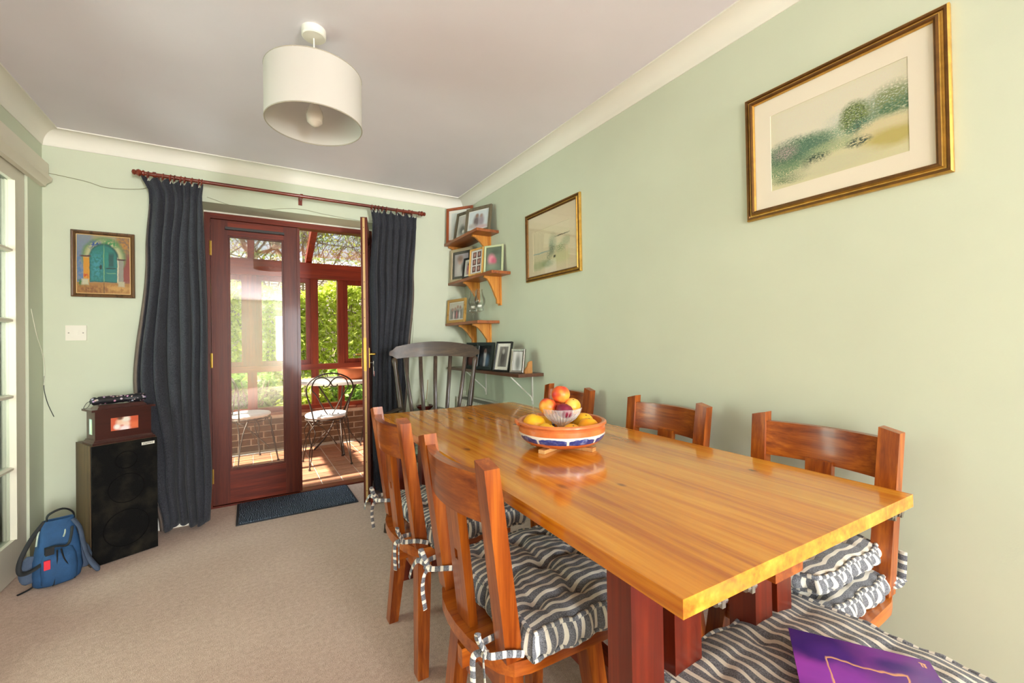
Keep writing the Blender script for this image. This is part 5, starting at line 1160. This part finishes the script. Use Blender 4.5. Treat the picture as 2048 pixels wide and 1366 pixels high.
pframe('small black photo frame with a pink group photo on the middle corner shelf', .155, .165, .016, f_blk, person('photo_b2', '#cabfba', [('e', .3, .4, .16, .4, '#b86a72', .4), ('e', .62, .4, .18, .42, '#a85a64', .4), ('e', .3, .78, .1, .1, '#4a342c', .4), ('e', .62, .8, .1, .1, '#3a2a26', .4), ('e', .5, .2, .3, .15, '#d8a0a0', .5)]), (1.468, 3.13), (1.505, 2.98), ZB, .14, mwht, .014)
cells = []
for r_ in range(3):
    for c_ in range(2): cells += [('r', .3+.4*c_, .2+.3*r_, .15, .125, '#6a4440', .05), ('e', .3+.4*c_, .21+.3*r_, .07, .08, '#d0a090', .4)]
pframe('pine photo frame with a collage of six small photos on the middle corner shelf', .165, .205, .014, f_pin, person('photo_b3', '#efe9e4', cells), (1.455, 2.985), (1.485, 2.823), ZB, .10)
pframe('pale green photo frame with a pink flower photo on the middle corner shelf', .155, .205, .014, f_grn, person('photo_b4', '#66705e', [('e', .35, .5, .2, .2, '#d88a98', .5), ('e', .5, .42, .16, .14, '#c05870', .5), ('e', .6, .8, .3, .12, '#2a3228', .5, 1), ('e', .4, .2, .3, .12, '#7f8a74', .6)]), (1.492, 2.815), (1.575, 2.685), ZB, .10)
pframe('wide oak photo frame with a family group photo on the lower corner shelf', .265, .195, .024, f_oak, person('photo_c1', '#cfc8ba', [('r', .5, .3, .45, .3, '#4a4048', .4), ('e', .2, .6, .07, .1, '#a8786a', .4), ('e', .4, .64, .07, .1, '#b08474', .4), ('e', .58, .74, .07, .1, '#a87868', .4), ('e', .76, .7, .07, .1, '#9a6a5c', .4), ('e', .3, .25, .06, .25, '#d8c0c0', .5), ('e', .52, .25, .06, .25, '#c0606c', .5), ('e', .72, .25, .06, .25, '#e0d8d4', .5)]), (1.435, 3.375), (1.475, 3.115), ZC, .08, mwht, .008)
pframe('dark green photo frame behind the crest of the spindle-back chair', .185, .20, .024, f_dg, person('photo_d1', '#2a2424', [('e', .6, .5, .2, .35, '#d8d0cc', .5), ('e', .55, .8, .12, .12, '#a87a6a', .4), ('e', .3, .3, .2, .25, '#8a4a44', .5)]), (1.445, 3.07), (1.485, 2.89), ZL, .16)
pframe('dark green photo frame with a figure in white on the dark shelf', .175, .20, .026, f_dg, person('photo_d2', '#1c2024', [('e', .5, .38, .13, .38, '#dfe0e4', .35), ('e', .5, .75, .1, .1, '#8a6a60', .4), ('e', .72, .3, .14, .25, '#5a7088', .5), ('e', .3, .3, .16, .25, '#465460', .5)]), (1.430, 2.86), (1.478, 2.693), ZL, .18)
pframe('black photo frame with a white mount and grey portrait on the dark shelf', .15, .205, .012, f_blk, person('photo_d3', '#8a8884', [('e', .5, .45, .3, .45, '#5a5856', .5), ('e', .5, .75, .14, .12, '#b8b4ae', .4)]), (1.440, 2.60), (1.475, 2.455), ZL, .22, mwht, .022)
pframe('small silver photo frame next to the wooden end stop on the dark shelf', .10, .155, .016, f_slv, person('photo_d4', '#c4c0ba', [('e', .5, .4, .25, .45, '#6a6662', .5)]), (1.445, 2.385), (1.49, 2.30), ZL, .20)
# ================================================================== TALL GLASSES
m_gl = glass('clear_glass', (.985, .99, .98, 1), .4)
def goblet(x_, y_, label):
    t = thing('hurricane_glass', label, 'glass', (x_, y_, ZC+.0005), 0, 'tall glasses on the lower corner shelf')
    bm = NB(); lathe(bm, [(0, 0), (.030, 0), (.031, .003), (.008, .008), (.0055, .02), (.006, .045), (.010, .055), (.006, .062), (.012, .068), (.022, .072), (.030, .078), (.031, .09), (.026, .10), (.038, .118), (.044, .14), (.042, .165), (.030, .195), (.024, .22), (.0265, .236), (.0245, .236), (.022, .22), (.028, .194), (.040, .165), (.042, .14), (.036, .12), (.02, .102), (0, .10)], 32); obj('bowl', bm, m_gl, t)
    bm = NB(); lathe(bm, [(0, .1005), (.0175, .1005), (.0175, .118), (0, .118)], 24); obj('tea_light', bm, plain('wax_white', '#ece8de', .5), t)
goblet(1.478, 2.985, 'tall clear stemmed glass next to the wide oak frame'); goblet(1.478, 2.875, 'tall clear stemmed glass nearer the end of the lower corner shelf')
# ================================================================== FRUIT BOWLS ON THE TABLE
FB = Vector((.907, 1.170)); fz = TZ+.0125
tv = thing('trivet', 'pale wooden trivet under the terracotta fruit bowl', 'trivet', (FB.x, FB.y, TZ+.0005), .35)
bm = NB(); bx(bm, -.122, .122, -.012, .012, 0, .0115); bev(bm, .003, 2); obj('slat', bm, wood('trivet_wood', '#b87a3c', '#dba768', 'X', 30, .5), tv)
bm = NB(); bx(bm, -.012, .012, .0125, .122, 0, .0115); bx(bm, -.012, .012, -.122, -.0125, 0, .0115); bev(bm, .003, 2); obj('slat', bm, wood('trivet_wood', '#b87a3c', '#dba768'), tv)
def bowlmat():
    s = NT('painted_terracotta'); co = s.obco(); sx = s.new('SeparateXYZ'); s.link(co, sx.inputs[0]); z = sx.outputs[2]
    an = s.math('ARCTAN2', sx.outputs[1], sx.outputs[0]); n = s.noise(co, 60, 3); n2 = s.noise(co, 18, 3)
    wv = s.math('ABSOLUTE', s.math('SINE', s.math('MULTIPLY', an, 4.5)))            # scallops
    hi = s.math('ADD', .031, s.math('MULTIPLY', s.math('POWER', wv, .5), .009)); hi = s.math('ADD', hi, s.math('MULTIPLY', s.math('SUBTRACT', n.outputs[0], .5), .008))
    lo = s.math('ADD', .0205, s.math('MULTIPLY', s.math('SUBTRACT', n.outputs[0], .5), .006))
    terra = s.ramp(n2.outputs[0], [(.3, lin('#c46232')), (.7, lin('#dd8248'))])
    blue = s.math('MULTIPLY', s.math('LESS_THAN', z, hi), s.math('GREATER_THAN', wv, .12)); white = s.math('MULTIPLY', s.math('GREATER_THAN', z, lo), s.math('LESS_THAN', z, .0455))
    bl = s.ramp(n.outputs[0], [(.3, lin('#1c2a66')), (.55, lin('#33478f')), (.75, lin('#8794b8'))])
    gi = s.math('GREATER_THAN', s.vec('LENGTH', s.vec('MULTIPLY', co, (1, 1, 0))), .1175)
    c = s.mix(s.math('MULTIPLY', white, gi), terra, s.mix(blue, lin('#e9e4da'), bl)); s.link(c, s.b.inputs['Base Color']); s.set(rough=.3, coat=.3); return s.m
tbw = thing('fruit_bowl', 'shallow terracotta bowl with a blue and white painted band on the dining table', 'bowl', (FB.x, FB.y, fz))
bm = NB(); lathe(bm, [(0.0, 0.0), (0.0935, 0.0), (0.1188, 0.0082), (0.1364, 0.023), (0.1441, 0.0369), (0.1452, 0.0476), (0.1458, 0.0615), (0.1408, 0.0656), (0.1441, 0.0689), (0.1496, 0.073), (0.1496, 0.0779), (0.1441, 0.0812), (0.1364, 0.0795), (0.1331, 0.0738), (0.132, 0.0492), (0.121, 0.0246), (0.099, 0.0115), (0.0, 0.0082)], 64); obj('bowl_body', bm, bowlmat(), tbw)
for k in range(1):
    a0 = 2.6; bm = NB(); n = 9
    tube(bm, smoothpath([((.1495+.0*i)*math.cos(a0+(i-4)*.05)*(1+.035*math.sin(PI*i/8)), .1495*math.sin(a0+(i-4)*.05)*(1+.035*math.sin(PI*i/8)), .071+.006*math.sin(PI*i/8)) for i in range(n)], 2), .006, 8); obj('lug_handle', bm, plain('terracotta_glazed', '#d2723c', .3, .08, 12), tbw)
def fruitmat(name, a, b, c, sc):
    s = NT(name); co = s.obco(); oi = s.new('ObjectInfo'); of = s.new('CombineXYZ'); r9 = s.math('MULTIPLY', oi.outputs['Random'], 9.0)
    for i in range(3): s.link(r9, of.inputs[i])
    n = s.noise(s.vec('ADD', co, of.outputs[0]), sc, 2); s.link(s.ramp(n.outputs[0], [(.35, lin(a)), (.5, lin(b)), (.65, lin(c))]), s.b.inputs['Base Color']); s.set(rough=.4, spec=.4)
    s.bump(s.noise(co, 260, 2).outputs[0], .12, .002); return s.m
m_or = fruitmat('orange_skin', '#e8930c', '#f0a818', '#f6c02c', 10); m_pe = fruitmat('nectarine_skin', '#c22430', '#e8622c', '#f3a83e', 17); m_plum = fruitmat('plum_skin', '#7a1c34', '#96263c', '#b03a3e', 14); m_apr = fruitmat('apricot_skin', '#e88a24', '#f2a834', '#f7bf5a', 12)
def fruit(kind, label, loc, r, m_, group, squash=.95, seed=0):
    t = thing(kind, label, kind.replace('_', ' '), loc, seed*1.7, group); bm = NB(); prf = []
    for i in range(15):
        a = PI*i/14; rr = r*math.sin(a); z = -r*squash*math.cos(a)
        if i > 11: z -= r*.10*((i-11)/3)**2
        prf.append((max(rr, 0) if 0 < i < 14 else 0, z))
    cleft = (lambda i, z: -.05*math.exp(-((i if i < 14 else i-28)/2.0)**2)) if kind in ('nectarine', 'plum', 'apricot') else None
    lathe(bm, prf, 28, rib=cleft); obj('flesh', bm, m_, t, smooth=80)
    bm = NB(); lathe(bm, [(0, r*squash*.86), (.0035, r*squash*.87), (.0025, r*squash*.93), (0, r*squash*.935)], 8); obj('stalk_end', bm, plain('stalk', '#5a4a24', .8), t)
    t.rotation_euler = (.3*math.sin(seed*2.3), .35*math.cos(seed*1.9), seed*1.7)
    return t
OG = 'oranges in the terracotta bowl'
b2 = fz+.0115
for k, (r, lab) in enumerate([(.040, 'largest orange, standing highest on the carpet side of the terracotta bowl'), (.034, 'orange at the carpet-side rim of the terracotta bowl'), (.034, 'orange in the terracotta bowl straight below the plum'), (.035, 'orange at the stool-side rim of the terracotta bowl below the apricot'), (.036, 'orange at the wall-side rim of the terracotta bowl'), (.034, 'orange half hidden behind the glass dish towards the wall'), (.034, 'orange hidden behind the stem of the glass dish')]):
    a = math.radians(150+51.43*k); q = .093
    fruit('orange', lab, (FB.x+q*math.cos(a), FB.y+q*math.sin(a), b2+r*.96+(.012 if k in (0, 3, 4) else .004)), r, m_or, OG, .95, k+1)
# pressed-glass dish standing in the middle of the bowl
m_cut = NT('cut_glass'); m_cut.b.inputs['Base Color'].default_value = (.92, .9, .89, 1); m_cut.set(rough=.08); tr_ = m_cut.new('BsdfTransparent'); mx_ = m_cut.new('MixShader')
fr_ = m_cut.new('LayerWeight'); fr_.inputs[0].default_value = .35; m_cut.link(m_cut.math('ADD', m_cut.math('MULTIPLY', fr_.outputs['Facing'], .55), .10), mx_.inputs[0]); m_cut.link(tr_.outputs[0], mx_.inputs[1]); m_cut.link(m_cut.b.outputs[0], mx_.inputs[2]); m_cut.link(mx_.outputs[0], m_cut.out.inputs[0]); m_cut = m_cut.m
gd = thing('glass_dish', 'ribbed glass footed dish of nectarines standing in the terracotta bowl', 'dish', (FB.x, FB.y, fz+.0125))
bm = NB(); lathe(bm, [(r9*.95, z9*.9) for r9, z9 in [(0, 0), (.036, 0), (.037, .004), (.02, .012), (.014, .03), (.016, .052), (.028, .062), (.05, .078), (.064, .098), (.072, .118), (.069, .119), (.060, .100), (.046, .082), (.024, .068), (0, .064)]], 64, rib=lambda i, z: (.035*(1 if i % 2 else -1) if .054 < z < .1 else (.03*math.cos(i*2*PI/8) if z >= .1 else 0))); obj('dish_body', bm, m_cut, gd, smooth=25)
NGp = 'stone fruit heaped in the glass dish'; zz = fz+.0125
fruit('nectarine', 'red and orange nectarine on the carpet side of the glass dish', (FB.x-.038, FB.y+.026, zz+.111), .030, m_pe, NGp, .95, 1)
fruit('plum', 'dark red plum at the front of the glass dish', (FB.x-.012, FB.y-.034, zz+.101), .029, m_plum, NGp, .85, 2)
fruit('apricot', 'yellow-orange apricot on the wall side of the glass dish', (FB.x+.038, FB.y-.012, zz+.109), .0295, m_apr, NGp, .95, 3)
fruit('nectarine', 'red-cheeked nectarine on the very top of the heap of fruit', (FB.x+.005, FB.y+.008, zz+.151), .0315, m_pe, NGp, .95, 4)
fruit('nectarine', 'nectarine hidden at the back of the glass dish', (FB.x+.018, FB.y+.045, zz+.106), .028, m_pe, NGp, .95, 5)
